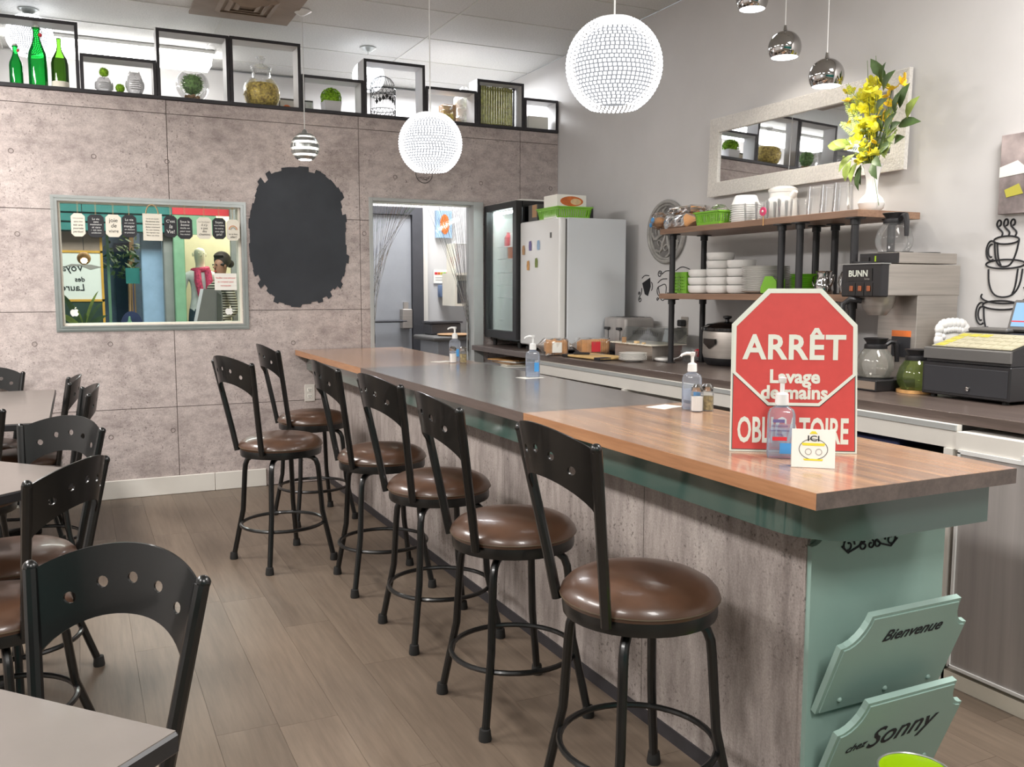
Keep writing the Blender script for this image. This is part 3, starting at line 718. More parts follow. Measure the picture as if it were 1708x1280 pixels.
# chrome ball pendants
for i, (x, y, z, lb) in enumerate(((2.95, 3.509, 2.698, 'highest chrome ball pendant, cut by the top edge'), (2.95, 3.279, 2.425, 'middle chrome ball pendant of the three'), (2.95, 3.016, 2.246, 'lowest chrome ball pendant beside the yellow flowers'))):
    p_ = thing('chrome_pendant', lb, 'pendant lamp', (x, y, z), group='chrome ball pendants over the shelf')
    R = .074
    ob('shade', FB(lathe, [(R * sin(radians(a)), R * cos(radians(a))) for a in range(0, 131, 6)], seg=36), 'chrome', p_)
    ob('inner_liner', FB(lathe, [(R * .975 * sin(radians(a)), R * .975 * cos(radians(a))) for a in range(60, 131, 6)], seg=36), 'white_enamel', p_)
    ob('glow_disc', FB(cyl, (0, 0, -.042), R * .80, .003, 28), 'cool_in', p_)
    ob('cap', FB(lathe, [(.012, .07), (.008, .082), (.006, .098), (0, .1)], seg=14), 'chrome', p_)
    ob('cord', FB(cord, 0, 0, .09, ZC - z - .01, .0022), 'white_enamel', p_)
    ob('ceiling_rose', FB(cyl, (0, 0, ZC - z - .02), .05, .02, 20), 'alu', p_)
    l = bpy.data.lights.new('pendant_light', 'SPOT'); l.energy = 9 * LAMP; l.color = (1, .93, .82); l.spot_size = radians(125); l.spot_blend = .35; l.shadow_soft_size = .04
    lo = bpy.data.objects.new('pendant_light', l); COL.objects.link(lo); lo.parent = p_; lo.location = (0, 0, -.05)
# striped metal pendant near the concrete wall
p_ = thing('striped_pendant', 'small slatted silver ball pendant beside the chalkboard', 'pendant lamp', (1.350, 5.84, 2.228))
R = .090
for k, (a0, a1) in enumerate(((8, 42), (52, 68), (78, 94), (104, 120), (130, 150))):
    ob('shade_band', FB(lathe, [(R * sin(radians(a0 + (a1 - a0) * q / 4)), R * cos(radians(a0 + (a1 - a0) * q / 4))) for q in range(5)], seg=32), 'alu', p_)
ob('glow_core', FB(lathe, [(R * .86 * sin(radians(a)), R * .86 * cos(radians(a))) for a in range(30, 151, 8)], seg=28), 'warm_in', p_)
ob('glow_disc', FB(cyl, (0, 0, -.078), .038, .002, 20), 'bulb', p_)
for k in range(3): ob('rib', FB(tube, [(R * 1.01 * sin(radians(a)) * cos(k * 2.09 + 3.6), R * 1.01 * sin(radians(a)) * sin(k * 2.09 + 3.6), R * 1.01 * cos(radians(a))) for a in range(20, 150, 10)], .0022, 5), 'alu', p_)
ob('cap', FB(lathe, [(.02, .083), (.016, .1), (.006, .112), (0, .113)], seg=14), 'alu', p_)
ob('cord', FB(cord, 0, 0, .1, ZC - 2.228 - .02, .003), 'white_enamel', p_)
ob('ceiling_rose', FB(lathe, [(0, ZC - 2.228 - .03), (.015, ZC - 2.228 - .03), (.06, ZC - 2.228 - .004), (.06, ZC - 2.228)], seg=20), 'white_enamel', p_)
l = bpy.data.lights.new('striped_light', 'POINT'); l.energy = 5 * LAMP; l.color = (1, .88, .76); l.shadow_soft_size = .09
lo = bpy.data.objects.new('striped_light', l); COL.objects.link(lo); lo.parent = p_
# fluorescent strip in the space behind the wall
p_ = thing('fluorescent_strip', 'long wraparound fluorescent ceiling light behind the shadow boxes', 'ceiling light', (.33, 7.22, ZC))
ob('housing', FB(box, -.66, .66, -.16, .16, -.025, 0, .003), 'white_enamel', p_, smooth=False)
bm = BM(); prof = [(-.15, -.025), (-.15, -.07), (-.12, -.1), (.12, -.1), (.15, -.07), (.15, -.025)]
e0 = [bm.verts.new((-.64, y, z)) for y, z in prof]; e1 = [bm.verts.new((.64, y, z)) for y, z in prof]
for k in range(5): bm.faces.new((e0[k], e0[k + 1], e1[k + 1], e1[k]))
bm.faces.new(e0); bm.faces.new(e1[::-1]); bmesh.ops.recalc_face_normals(bm, faces=bm.faces); ob('diffuser', bm, 'fluo', p_, smooth=False)

# ================================================================== WALL DECOR ON THE WHITE WALL
mr = thing('wall_mirror', 'wide mirror in textured pearl white frame on the white wall', 'mirror', (XR, 3.602, 2.082))
# local: u along -Y (to the right seen from the room), v up
MW, MH = 1.382, .44
tilt = radians(3.0); yawm = 0.0
def mf(u, v, w_): return (-.012 - w_ - (MH - v) * .028, .691 - u, v - .22)
bm = BM(); o_ = [(0, 0), (MW, 0), (MW, MH), (0, MH)]; fwid = .08
plate(bm, o_, [[(fwid, fwid), (MW - fwid, fwid), (MW - fwid, MH - fwid), (fwid, MH - fwid)]], .022, mf)
ob('frame', bm, 'pearl', mr, smooth=False)
bm = BM(); plate(bm, [(fwid - .003, fwid - .003), (MW - fwid + .003, fwid - .003), (MW - fwid + .003, MH - fwid + .003), (fwid - .003, MH - fwid + .003)], [], .004, lambda u, v, w_: mf(u, v, w_ + .006))
ob('mirror_glass', bm, 'mirror', mr, smooth=False)
# beaded texture of the frame as real low ridges
bm = BM()
for k in range(10):
    d_ = .006 + k * .0076
    for (a, b_) in (((d_, d_), (MW - d_, d_)), ((MW - d_, d_), (MW - d_, MH - d_)), ((MW - d_, MH - d_), (d_, MH - d_)), ((d_, MH - d_), (d_, d_))): tube(bm, [mf(a[0], a[1], .022), mf(b_[0], b_[1], .022)], .0019, 4)
ob('frame_beading', bm, 'pearl', mr)
# carved round medallion
md = thing('carved_medallion', 'round grey carved openwork wall medallion', 'wall medallion', (XR, 4.735, 1.692))
def wallf(u, v, w_): return (-.004 - w_, -u, v)
bm = BM(); tube(bm, [wallf(.187 * cos(2 * pi * k / 48), .187 * sin(2 * pi * k / 48), .012) for k in range(48)], .013, 8, True); tube(bm, [wallf(.168 * cos(2 * pi * k / 48), .168 * sin(2 * pi * k / 48), .008) for k in range(48)], .008, 8, True)
ob('rim', bm, 'medallion', md)
ob('shade_disc', FB(plate, circle(0, 0, .17, 40), [], .004, wallf), 'recess_shade', md, smooth=False)  # grey disc stands for the shaded wall seen through the openwork
for k in range(8):
    a = 2 * pi * k / 8; bm = BM()
    sp = [(.105 + .05 * (1 - .03 * q) * cos(q * .38) * (1 - q / 26), .05 * sin(q * .38) * (1 - q / 26)) for q in range(20)]
    tube(bm, [wallf(x_ * cos(a) - y_ * sin(a), x_ * sin(a) + y_ * cos(a), .008) for x_, y_ in sp], [.009 - .0003 * q for q in range(20)], 6)
    tube(bm, [wallf(r_ * cos(a + .3), r_ * sin(a + .3), .008) for r_ in (.02, .05, .08, .11, .15)], [.006, .01, .012, .009, .004], 6)
    ob('carved_scroll', bm, 'medallion', md)
ob('center_boss', FB(ball, wallf(0, 0, .006), .028, 12, 8, .5), 'medallion', md)
# little cup decals
def decal(name, label, lines, loc, m_='ink', fills=(), r=.0028, cat='wall decal'):
    d_ = thing(name, label, cat, loc)
    bm = BM()
    for L in lines:
        for _ in range(2 if len(L) < 13 else 0):
            L = [L[0]] + [p for a, b_ in zip(L, L[1:]) for p in ((a[0] * .75 + b_[0] * .25, a[1] * .75 + b_[1] * .25), (a[0] * .25 + b_[0] * .75, a[1] * .25 + b_[1] * .75))] + [L[-1]]
        tube(bm, [(-.0015, -u, v) for u, v in L], r, 5)
    ob('outline', bm, m_, d_)
    for F_ in fills: ob('filled_shape', FB(plate, F_, [], .001, lambda u, v, w_: (-.001 - w_, -u, v)), m_, d_, smooth=False)
    return d_
def arc(cx, cy, rx, ry, a0, a1, n=14): return [(cx + rx * cos(radians(a0 + (a1 - a0) * k / n)), cy + ry * sin(radians(a0 + (a1 - a0) * k / n))) for k in range(n + 1)]
def spir(cx, cy, r, t0, t1, n=18): return [(cx + r * (1 - .7 * k / n) * cos(radians(t0 + (t1 - t0) * k / n)), cy + r * (1 - .7 * k / n) * sin(radians(t0 + (t1 - t0) * k / n))) for k in range(n + 1)]
decal('cup_decal', 'black tipped cup decal on the white wall', [arc(.052, .0, .018, .028, -70, 80), [(-.05, .055), (-.02, .075), (.03, .07)], [(-.05, -.01), (-.055, -.05), (-.075, -.06)], spir(-.07, -.085, .02, 90, 560), spir(-.082, -.045, .012, 0, 400)], (XR, 4.965, 1.352), fills=[[(-.048, .022), (.042, .058), (.05, .0), (.02, -.062), (-.016, -.05)]])
decal('cup_decal', 'outlined cup decal with curl on the white wall', [[(-.045, .02), (.045, .045), (.04, -.03), (.018, -.07), (-.02, -.06), (-.045, .02)], [(-.05, .045), (-.01, .07), (.05, .07)], spir(-.03, .1, .024, 0, 500), [(-.005, .1), (.03, .12), (.07, .12)], [(-.045, .02), (-.06, 0), (-.05, -.03), (-.03, -.04)], spir(-.05, -.06, .012, 0, 400), [(.14, .12), (.2, .145), (.27, .13), (.3, .115)]], (XR, 4.785, 1.33))
# stacked coffee cups decal at the right
L = []
L += [arc(.13, .095, .055, .016, 0, 360, 22), [(.078, .092), (.084, .03), (.098, -.005), (.125, -.012), (.155, -.004), (.175, .04), (.184, .09)], [(.09, .088), (.098, .02), (.112, -.006)], arc(.066, .055, .022, .04, 60, 300), arc(.066, .055, .013, .026, 70, 290)]
L += [arc(.13, .0, .085, .018, 10, 350, 24), [(.058, -.02), (.062, -.08), (.085, -.125), (.13, -.135), (.175, -.122), (.2, -.08), (.206, -.02)], [(.186, -.02), (.18, -.09), (.165, -.125)], arc(.215, -.06, .03, .035, -90, 90)]
L += [arc(.13, -.13, .1, .028, 160, 380, 24), arc(.12, -.165, .08, .018, 0, 360, 24), [(.045, -.17), (.05, -.23), (.07, -.29)], [(.2, -.17), (.195, -.24), (.175, -.29)], arc(.035, -.2, .024, .045, 60, 300), arc(.035, -.2, .013, .028, 70, 290), arc(.07, -.285, .062, .03, 90, 260), [(.02, -.30), (.06, -.335), (.1, -.35)]]
for dx, h in ((.095, .075), (.125, .1), (.155, .075)): L.append([(dx + .012, .108), (dx + .02, .125), (dx - .004, .145), (dx - .012, .16), (dx - .004, .168 + h * .12), (dx + .008, .165 + h * .1), (dx + .008, .155), (dx, .152)])
decal('coffee_cups_decal', 'large black line drawing decal of three stacked steaming cups', L, (XR, 2.56, 1.435), r=.0036)
cv = thing('canvas_print', 'canvas print cut by the right edge of the photo', 'canvas print', (XR, 2.22, 1.785))
ob('canvas', FB(box, -.03, 0, -.23, .235, -.155, .155, .002), 'canvas', cv, smooth=False)
ob('printed_awning', FB(plate, [(-.235, .03), (-.16, .05), (-.1, .0), (-.235, -.01)], [], .001, lambda u, v, w_: (-.0305 - w_, -u, v)), 'paper', cv, smooth=False)
ob('printed_chair', FB(plate, [(-.21, -.06), (-.15, -.04), (-.13, -.08), (-.2, -.09)], [], .001, lambda u, v, w_: (-.0305 - w_, -u, v)), 'yellow_label', cv, smooth=False)
ol = thing('wall_outlet', 'steel wall outlet with black plug behind the toaster', 'outlet', (XR, 4.542, 1.108))
ob('cover_plate', FB(box, -.005, 0, -.036, .036, -.058, .058, .002), 'steel', ol); ob('plug', FB(box, -.05, -.004, -.018, .018, .0, .04, .006), 'black_plastic', ol)

# ================================================================== FRIDGES
ck = thing('glass_door_cooler', 'black glass-door beverage cooler on the far counter end', 'cooler', (2.74, 5.635, .9225))
CW, CD, CH_ = .535, .55, 1.018
bm = BM(); box(bm, .05, CD, 0, .03, .045, CH_); box(bm, .05, CD, CW - .03, CW, .045, CH_); box(bm, .05, CD, .03, CW - .03, CH_ - .04, CH_); box(bm, .05, CD, .03, CW - .03, .045, .085); box(bm, CD - .03, CD, .03, CW - .03, .085, CH_ - .04)
ob('cabinet', bm, 'dark_gloss', ck, smooth=False)
bm = BM(); box(bm, .055, CD - .03, .03, .034, .085, CH_ - .04); box(bm, .055, CD - .03, CW - .034, CW - .03, .085, CH_ - .04); box(bm, CD - .035, CD - .03, .034, CW - .034, .085, CH_ - .04); box(bm, .055, CD - .03, .034, CW - .034, .085, .09)
ob('liner', bm, 'white_enamel', ck, smooth=False)
dd = ob('door_frame', FB(lambda b: (box(b, 0, .045, 0, .055, .06, CH_), box(b, 0, .045, CW - .04, CW, .06, CH_), box(b, 0, .045, .055, CW - .04, CH_ - .045, CH_), box(b, 0, .045, .055, CW - .04, .06, .115))), 'black_plastic', ck, smooth=False)
ob('door_glass', FB(box, .018, .024, .055, CW - .04, .115, CH_ - .045), 'cooler_glass', dd, smooth=False)
ob('fill_strip', FB(box, .07, .1, .06, CW - .06, CH_ - .062, CH_ - .05), 'cooler_fill', ck, smooth=False); ob('fill_strip', FB(box, .06, .07, .036, .05, .12, CH_ - .06), 'cooler_fill', ck, smooth=False)  # glowing strips added out of sight to brighten the cooler's inside
for z in (.35, .44, .53, .63, .72): ob('wire_shelf', FB(lambda b: [tube(b, [(.09, .04 + .06 * q, z), (.48, .04 + .06 * q, z)], .002, 5) for q in range(9)] + [tube(b, [(x_, .036, z), (x_, CW - .036, z)], .003, 5) for x_ in (.09, .28, .48)]), 'white_enamel', ck)
for q in (.06, .46):
    for w2 in (.06, CW - .06): ob('foot', FB(cyl, (q, w2, 0), .015, .05, 10), 'rubber', ck)
for i, (dy, z, m_, h, r_, lb) in enumerate(((.12, .7225, 'orange', .13, .03, 'orange juice bottle on the top cooler shelf'), (.22, .7225, 'pasta', .11, .032, 'amber bottle on the top cooler shelf'), (.32, .7225, 'white_foam', .12, .03, 'white bottle on the top cooler shelf'), (.42, .7225, 'red_label', .10, .028, 'red bottle on the top cooler shelf'))):
    bt = ob('drink_bottle', FB(lathe, [(0, 0), (r_, 0), (r_, h * .65), (r_ * .4, h * .85), (r_ * .4, h), (0, h)], (2.88, 5.635 + dy, .9225 + z + .0032), 14), m_); tag(bt, lb, 'bottle', 'bottles in the cooler')
for i, (dy, z, lb) in enumerate(((.12, .6325, 'left red-labelled can on the second cooler shelf'), (.2, .6325, 'second red-labelled can on the second cooler shelf'), (.28, .6325, 'third red-labelled can on the second cooler shelf'), (.36, .6325, 'fourth red-labelled can on the second cooler shelf'))):
    cn = ob('drink_can', FB(cyl, (2.88, 5.635 + dy, .9225 + z + .0032), .03, .08, 14), ('red_label', 'brown_box', 'red_label', 'orange')[i]); tag(cn, lb, 'can', 'cans in the cooler')
for i, (z, lb) in enumerate(((.533, 'wrapped sandwich on the middle cooler shelf'), (.443, 'wrapped cheese on the lower cooler shelf'))):
    wp = ob('wrapped_food', FB(ball, (2.90, 5.86, .9225 + z + .033), .05, 14, 8, 1, 1.6, .6), 'white_foam'); tag(wp, lb, 'wrapped food')
tb = ob('ice_tub', FB(lambda b: (box(b, 2.84, 3.02, 5.70, 5.88, 1.013, 1.20, .01), box(b, 2.835, 3.025, 5.695, 5.885, 1.20, 1.215, .004))), 'white_foam'); tag(tb, 'white lidded tub at the bottom of the glass-door cooler', 'tub')
fr = thing('white_refrigerator', 'white countertop refrigerator with magnets on its door', 'refrigerator', (2.765, 5.062, .9225))
FW, FD, FH = .562, .50, .865
ob('cabinet', FB(box, .06, FD, 0, FW, .02, FH, .006), 'fridge_side', fr, smooth=False)
dd = ob('door', FB(box, 0, .05, 0, FW, .035, FH, .012, 3), 'white_enamel', fr)
ob('door_gasket', FB(box, .05, .06, .008, FW - .008, .04, FH - .01), 'grey_plastic', fr, smooth=False)
ob('badge', FB(box, -.001, .001, .10, .125, .74, .775), 'grey_plastic', dd, smooth=False)
for q in (.04, .44):
    for w2 in (.05, FW - .05): ob('foot', FB(cyl, (q, w2, 0), .014, .022, 10), 'rubber', fr)
for (u, v, m_, lb) in ((.50, .675, 'brown_box', 'brown fridge magnet at the upper left'), (.40, .70, 'shelf_label', 'purple fridge magnet at the top middle'), (.28, .70, 'pale_blue', 'pale blue fridge magnet at the top right'), (.43, .57, 'cork', 'brown fridge magnet at the lower left'), (.31, .585, 'sage', 'olive fridge magnet at the lower right')):
    mg = ob('fridge_magnet', FB(plate, [(-.015, -.03), (.015, -.03), (.018, .0), (.014, .03), (-.009, .033), (-.017, .01)], [], .004, lambda a, b_, w_: (-w_, a, b_)), m_, None, (2.7635, 5.062 + u, .9225 + v), smooth=False); tag(mg, lb, 'magnet', 'fridge magnets')
def basket(name, label, loc, w0, d_, h, m_, slots, group=None, taper=.9):
    t_ = thing(name, label, 'basket', loc, 0, group)
    bm = BM()
    # four tapered slatted sides
    for side in range(4):
        L_ = w0 if side % 2 == 0 else d_; n = slots if side % 2 == 0 else max(3, int(slots * d_ / w0)); D_ = (d_ if side % 2 == 0 else w0) / 2
        ca, sa = cos(side * pi / 2), sin(side * pi / 2)
        def f(u, v, w_):
            k = taper + (1 - taper) * (v / h); x_ = u * k; y_ = -(D_ * k) + w_
            return (x_ * ca - y_ * sa, x_ * sa + y_ * ca, v)
        hs = []
        for q in range(n):
            u0 = -L_ / 2 + L_ * (q + .28) / n; u1 = -L_ / 2 + L_ * (q + .72) / n
            hs.append([(u0, h * .2), (u1, h * .2), (u1, h * .78), (u0, h * .78)])
        plate(bm, [(-L_ / 2, 0), (L_ / 2, 0), (L_ / 2, h), (-L_ / 2, h)], hs, .003, f)
    ob('slatted_side', bm, m_, t_, smooth=False)
    ob('bottom', FB(box, -w0 / 2 * taper, w0 / 2 * taper, -d_ / 2 * taper, d_ / 2 * taper, 0, .003), m_, t_, smooth=False)
    bm = BM(); box(bm, -w0 / 2 - .006, w0 / 2 + .006, -d_ / 2 - .006, -d_ / 2 + .004, h - .006, h + .002); box(bm, -w0 / 2 - .006, w0 / 2 + .006, d_ / 2 - .004, d_ / 2 + .006, h - .006, h + .002); box(bm, -w0 / 2 - .006, -w0 / 2 + .004, -d_ / 2, d_ / 2, h - .006, h + .002); box(bm, w0 / 2 - .004, w0 / 2 + .006, -d_ / 2, d_ / 2, h - .006, h + .002)
    ob('rim', bm, m_, t_, smooth=False)
    return t_
FT = .9225 + .865
basket('plastic_basket', 'lime green slotted basket on top of the white refrigerator', (2.93, 5.30, FT + .001), .25, .30, .075, 'lime', 14)
bx = thing('snack_box', 'white box with printed pastry picture in the fridge-top basket', 'box', (2.925, 5.28, FT + .006))
ob('carton', FB(box, -.11, .11, -.09, .09, 0, .15, .002), 'paper', bx, smooth=False)
ob('printed_picture', FB(plate, arc(0, .108, .085, .032, 0, 360, 20)[:-1], [], .0006, lambda u, v, w_: (u, -.0905 - w_, v)), 'orange', bx, smooth=False)
ob('printed_picture', FB(plate, arc(.03, .106, .04, .02, 0, 360, 20)[:-1], [], .0004, lambda u, v, w_: (u, -.0915 - w_, v)), 'bread_pale', bx, smooth=False)
db = thing('storage_box', 'dark grey box with tan label on the fridge top near the cooler', 'box', (2.93, 5.535, FT + .001))
ob('carton', FB(box, -.11, .12, -.06, .07, 0, .115, .002), 'grey_plastic', db, smooth=False); ob('label', FB(box, -.112, -.11, -.055, .01, .03, .112), 'brown_box', db, smooth=False)
sp_ = ob('small_speaker', FB(box, 3.07, 3.12, 5.24, 5.34, FT + .001, FT + .085, .006), 'black_plastic'); tag(sp_, 'small black box at the right end of the fridge top', 'speaker')
nl = ob('loose_papers', FB(box, 2.80, 3.15, 5.68, 6.1, 1.942, 1.956, .002), 'paper', smooth=False); tag(nl, 'white papers lying on top of the black cooler', 'papers')
# ================================================================== THINGS IN THE SHADOW BOXES
LZ = ZB + .0005; LY = 6.255
def bottle(name, label, x, y, r, h, m_, neck=.28, cat='bottle', seg=20):
    t_ = thing(name, label, cat, (x, y, LZ))
    ob('glass_body', FB(lathe, [(0, 0), (r, 0), (r, h * .5), (r * .92, h * .58), (r * neck * 1.3, h * .76), (r * neck, h * .84), (r * neck, h * .97), (r * neck * 1.15, h * .97), (r * neck * 1.15, h), (0, h)], seg=seg), m_, t_)
    return t_
for lb, x, r, h in (('small green swing-top bottle in the leftmost shadow box', -.262, .037, .228), ('tall green swing-top bottle in the leftmost shadow box', -.146, .052, .345)):
    t_ = bottle('swing_top_bottle', lb, x, LY, r, h, 'green_glass', .36)
    ob('stopper', FB(lathe, [(0, h * .99), (r * .3, h * .99), (r * .32, h * 1.04), (0, h * 1.05)], seg=12), 'trim_white', t_)
    ob('wire_bail', FB(lambda b: (tube(b, [(r * .45, -r * .2, h * .82), (r * .6, -r * .5, h * .9), (r * .3, -r * .3, h * 1.03), (-r * .3, -r * .3, h * 1.03), (-r * .6, -r * .5, h * .9), (-r * .45, -r * .2, h * .82)], .0018, 5))), 'alu', t_)
    ob('rubber_tag', FB(ball, (r * .4, -r * .5, h * .87), r * .22, 10, 8), 'red_label', t_)
t_ = bottle('wine_bottle', 'dark olive sparkling wine bottle in the leftmost shadow box', -.028, LY, .048, .298, 'olive_glass', .27)
ob('label', FB(lathe, [(.0488, .004), (.0488, .04)], seg=20), 'cream_board', t_)
def fuzzy(bm, c, r, n, m=.22, seed=1, hemi=False):
    q = random.Random(seed); ball(bm, c, r * .86, 12, 8)
    for k in range(n):
        z = q.uniform(-1 if not hemi else -.2, 1); a = q.uniform(0, 2 * pi); s_ = sqrt(max(0, 1 - z * z)); d_ = Vector((s_ * cos(a), s_ * sin(a), z))
        p = Vector(c) + d_ * r * q.uniform(.80, .9); tip = Vector(c) + d_ * r * q.uniform(.97, 1.07) + Vector((q.uniform(-1, 1), q.uniform(-1, 1), q.uniform(-1, 1))) * r * m * .4
        o_ = d_.orthogonal().normalized() * r * .05
        v = [bm.verts.new(p + o_), bm.verts.new(p - o_), bm.verts.new(tip)]; bm.faces.new(v)
def moss_ball(label, x, y, z, r, m_, seed):
    t_ = thing('moss_ball', label, 'moss ball', (x, y, z)); o1 = ob('moss', FB(fuzzy, (0, 0, r), r, 420, seed=seed), m_, t_, smooth=False); return t_
def owl(label, x, h, r):
    t_ = thing('owl_jar', label, 'owl jar', (x, LY - .02, LZ))
    ob('body', FB(lathe, [(0, 0), (r * .7, 0), (r * .95, h * .2), (r, h * .45), (r * .88, h * .68), (r * .8, h * .82), (r * .6, h * .92), (0, h * .93)], seg=20), 'silver_glass', t_)
    for s_ in (-1, 1):
        e = ob('eye_disc', FB(lathe, [(0, .006), (r * .34, .004), (r * .36, 0)], seg=16), 'silver_glass', t_, (s_ * r * .36, -r * .78, h * .74), (pi / 2, 0, 0))
        ob('ear', FB(lathe, [(r * .22, 0), (0, h * .16)], (s_ * r * .5, -r * .1, h * .86), 8), 'silver_glass', t_)
    ob('belly_ridges', FB(lambda b: [tube(b, [(r * 1.0 * sin(a), -r * 1.0 * cos(a), h * (.2 + .09 * k)) for a in (-.6, -.3, 0, .3, .6)], .002, 5) for k in range(5)]), 'alu', t_)
    ob('wing', FB(lambda b: (ball(b, (-r * .95, 0, h * .42), r * .3, 10, 8, .4, 1, 1.6), ball(b, (r * .95, 0, h * .42), r * .3, 10, 8, .4, 1, 1.6))), 'silver_glass', t_)
    return t_
owl('squat silver glass owl jar with a moss ball on top', .212, .092, .050); owl('taller silver glass owl jar near the terrarium', .388, .142, .052)
moss_ball('lime moss ball sitting on the squat owl jar', .214, LY - .02, LZ + .090, .030, 'moss_lime', 2); moss_ball('lime moss ball lying between the two owl jars', .302, LY - .03, LZ, .030, 'moss_lime', 3)
t_ = thing('glass_terrarium', 'round glass bowl terrarium with pebbles', 'terrarium', (.738, 6.30, LZ)); R = .103
ob('bowl', FB(lathe, [(.055, 0)] + [(R * sin(radians(a)), R - R * cos(radians(a)) * 1.0) for a in range(34, 151, 8)], seg=32), 'glass', t_)
ob('foot', FB(lathe, [(0, .002), (.058, .002), (.055, .012), (0, .012)], seg=24), 'glass', t_)
ob('pebbles', FB(lambda b: [ball(b, (.045 * cos(k * 2.4) * ((k % 5) / 5 + .15), .045 * sin(k * 2.4) * ((k % 5) / 5 + .15), .022 + .006 * (k % 3)), .012, 7, 5) for k in range(22)]), 'brown_box', t_)['kind'] = 'stuff'
moss_ball('dark green moss ball inside the glass terrarium', .738, 6.30, LZ + .038, .072, 'moss_dark', 4)
t_ = thing('pasta_jar', 'ribbed glass jar with lid filled with dried pasta', 'jar', (1.178, 6.31, LZ)); R = .118
prof = [(.075, 0), (.10, .02), (.118, .07), (.119, .11), (.105, .155), (.08, .185), (.062, .2), (.058, .23), (.066, .25), (.066, .258)]
bm = BM(); lathe(bm, prof, seg=36)
for v in bm.verts:
    a = atan2(v.co.y, v.co.x); r_ = hypot(v.co.x, v.co.y)
    if v.co.z < .19 and r_ > .01: k = 1 + .025 * cos(12 * a); v.co.x *= k; v.co.y *= k
ob('glass_body', bm, 'glass', t_)
ob('pasta_fill', FB(lathe, [(0, .006), (.07, .006), (.094, .024), (.110, .07), (.111, .11), (.101, .145), (.09, .155), (0, .158)], seg=28), 'pasta', t_)
ob('pasta_pieces', FB(lambda b: [tube(b, [(p + Vector((0, 0, 0))), (p + Vector((rnd.uniform(-.012, .012), rnd.uniform(-.012, .012), rnd.uniform(-.012, .012))))], .0035, 5) for p in [Vector((.108 * sin(th_) * cos(ph_), .108 * sin(th_) * sin(ph_), .09 + .075 * cos(th_))) for th_, ph_ in [(math.acos(rnd.uniform(-.9, .95)), rnd.uniform(0, 2 * pi)) for _ in range(240)]]]), 'pasta', t_)['kind'] = 'stuff'
ld = ob('lid', FB(lathe, [(.070, .258), (.072, .266), (.05, .275), (.02, .285), (0, .286)], seg=28), 'glass', t_)
ob('lid_knob', FB(lathe, [(.012, .284), (.014, .295), (.026, .318), (.034, .328), (.03, .332), (0, .318)], seg=16), 'glass', ld)
pk = ob('mini_pumpkin', FB(ball, (1.352, 6.36, LZ + .024), .028, 14, 8, 1, 1, .82), 'orange'); tag(pk, 'tiny orange pumpkin behind the pasta jar', 'pumpkin')
t_ = thing('drawer_organizer', 'white drawer organizer standing behind the boxwood plant', 'organizer', (1.44, 6.50, LZ - .3))
ob('body', FB(box, -.12, .12, -.04, .06, 0, .41, .003), 'grey_plastic', t_, smooth=False)
for k in range(2): ob('drawer_front', FB(box, -.112, .112, -.046, -.04, .30 + k * .052, .345 + k * .052, .002), 'white_enamel', t_, smooth=False)
t_ = thing('boxwood_plant', 'artificial boxwood ball in square white pot', 'potted plant', (1.632, LY, LZ))
ob('pot', FB(lambda b: plate(b, [(-.052, 0), (.052, 0), (.06, .07), (-.06, .07)], [], .11, lambda u, v, w_: (u, w_ - .055, v))), 'box_white', t_, smooth=False)
bm = BM(); fuzzy(bm, (0, 0, .095), .066, 500, seed=6)
q = random.Random(9)
for k in range(340):
    z = q.uniform(-.35, 1); a = q.uniform(0, 6.283); s_ = sqrt(max(0, 1 - z * z)); c_ = Vector((s_ * cos(a), s_ * sin(a), z)) * .068 + Vector((0, 0, .095)); n_ = Vector((q.uniform(-1, 1), q.uniform(-1, 1), q.uniform(-.2, 1))).normalized(); u_ = n_.orthogonal().normalized() * .006; v_ = n_.cross(u_)
    bm.faces.new([bm.verts.new(c_ + u_), bm.verts.new(c_ + v_), bm.verts.new(c_ - u_), bm.verts.new(c_ - v_)])
ob('foliage', bm, 'moss_lime', t_, smooth=False)['kind'] = 'stuff'
t_ = thing('wire_birdcage', 'small black wire birdcage with leaf ornament', 'birdcage', (2.012, 6.29, LZ)); R = .088; Hc = .2
bm = BM()
for k in range(24):
    a = 2 * pi * k / 24
    tube(bm, [(R * cos(a), R * sin(a), .0), (R * cos(a), R * sin(a), Hc)] + [(R * cos(radians(e)) * cos(a), R * cos(radians(e)) * sin(a), Hc + R * sin(radians(e))) for e in (25, 50, 75, 88)], .0012, 4)
ob('cage_wires', bm, 'black_metal', t_)
ob('base', FB(cyl, (0, 0, 0), R + .002, .006, 28), 'black_metal', t_)
for z in (.055, .15, .195): ob('hoop', FB(tube, [(R * cos(2 * pi * k / 28), R * sin(2 * pi * k / 28), z) for k in range(28)], .0025, 5, True), 'black_metal', t_)
for z0, z1 in ((.006, .052), (.152, .193)):
    bm = BM()
    for k in range(18):
        for s_ in (-1, 1): tube(bm, [(1.01 * R * cos(2 * pi * (k + .5 * q * s_) / 18), 1.01 * R * sin(2 * pi * (k + .5 * q * s_) / 18), z0 + (z1 - z0) * q / 2) for q in (0, 1, 2)], .0016, 4)
    ob('lattice_band', bm, 'black_metal', t_)
bm = BM()
for k in range(7):
    a = -pi / 2 + (k - 3) * .26; z = .10 + .035 * (1 - abs(k - 3) / 3)
    plate(bm, [(-.014, 0), (0, -.02), (.014, 0), (0, .02)], [], .001, lambda u, v, w_: ((R + .004 + w_) * cos(a) - u * sin(a), (R + .004 + w_) * sin(a) + u * cos(a), z + v))
ob('leaf_ornament', bm, 'black_metal', t_, smooth=False)
ob('finial', FB(tube, [(.012 * cos(2 * pi * k / 14), 0, Hc + R + .012 + .012 * sin(2 * pi * k / 14)) for k in range(14)], .0015, 4, True), 'black_metal', t_)
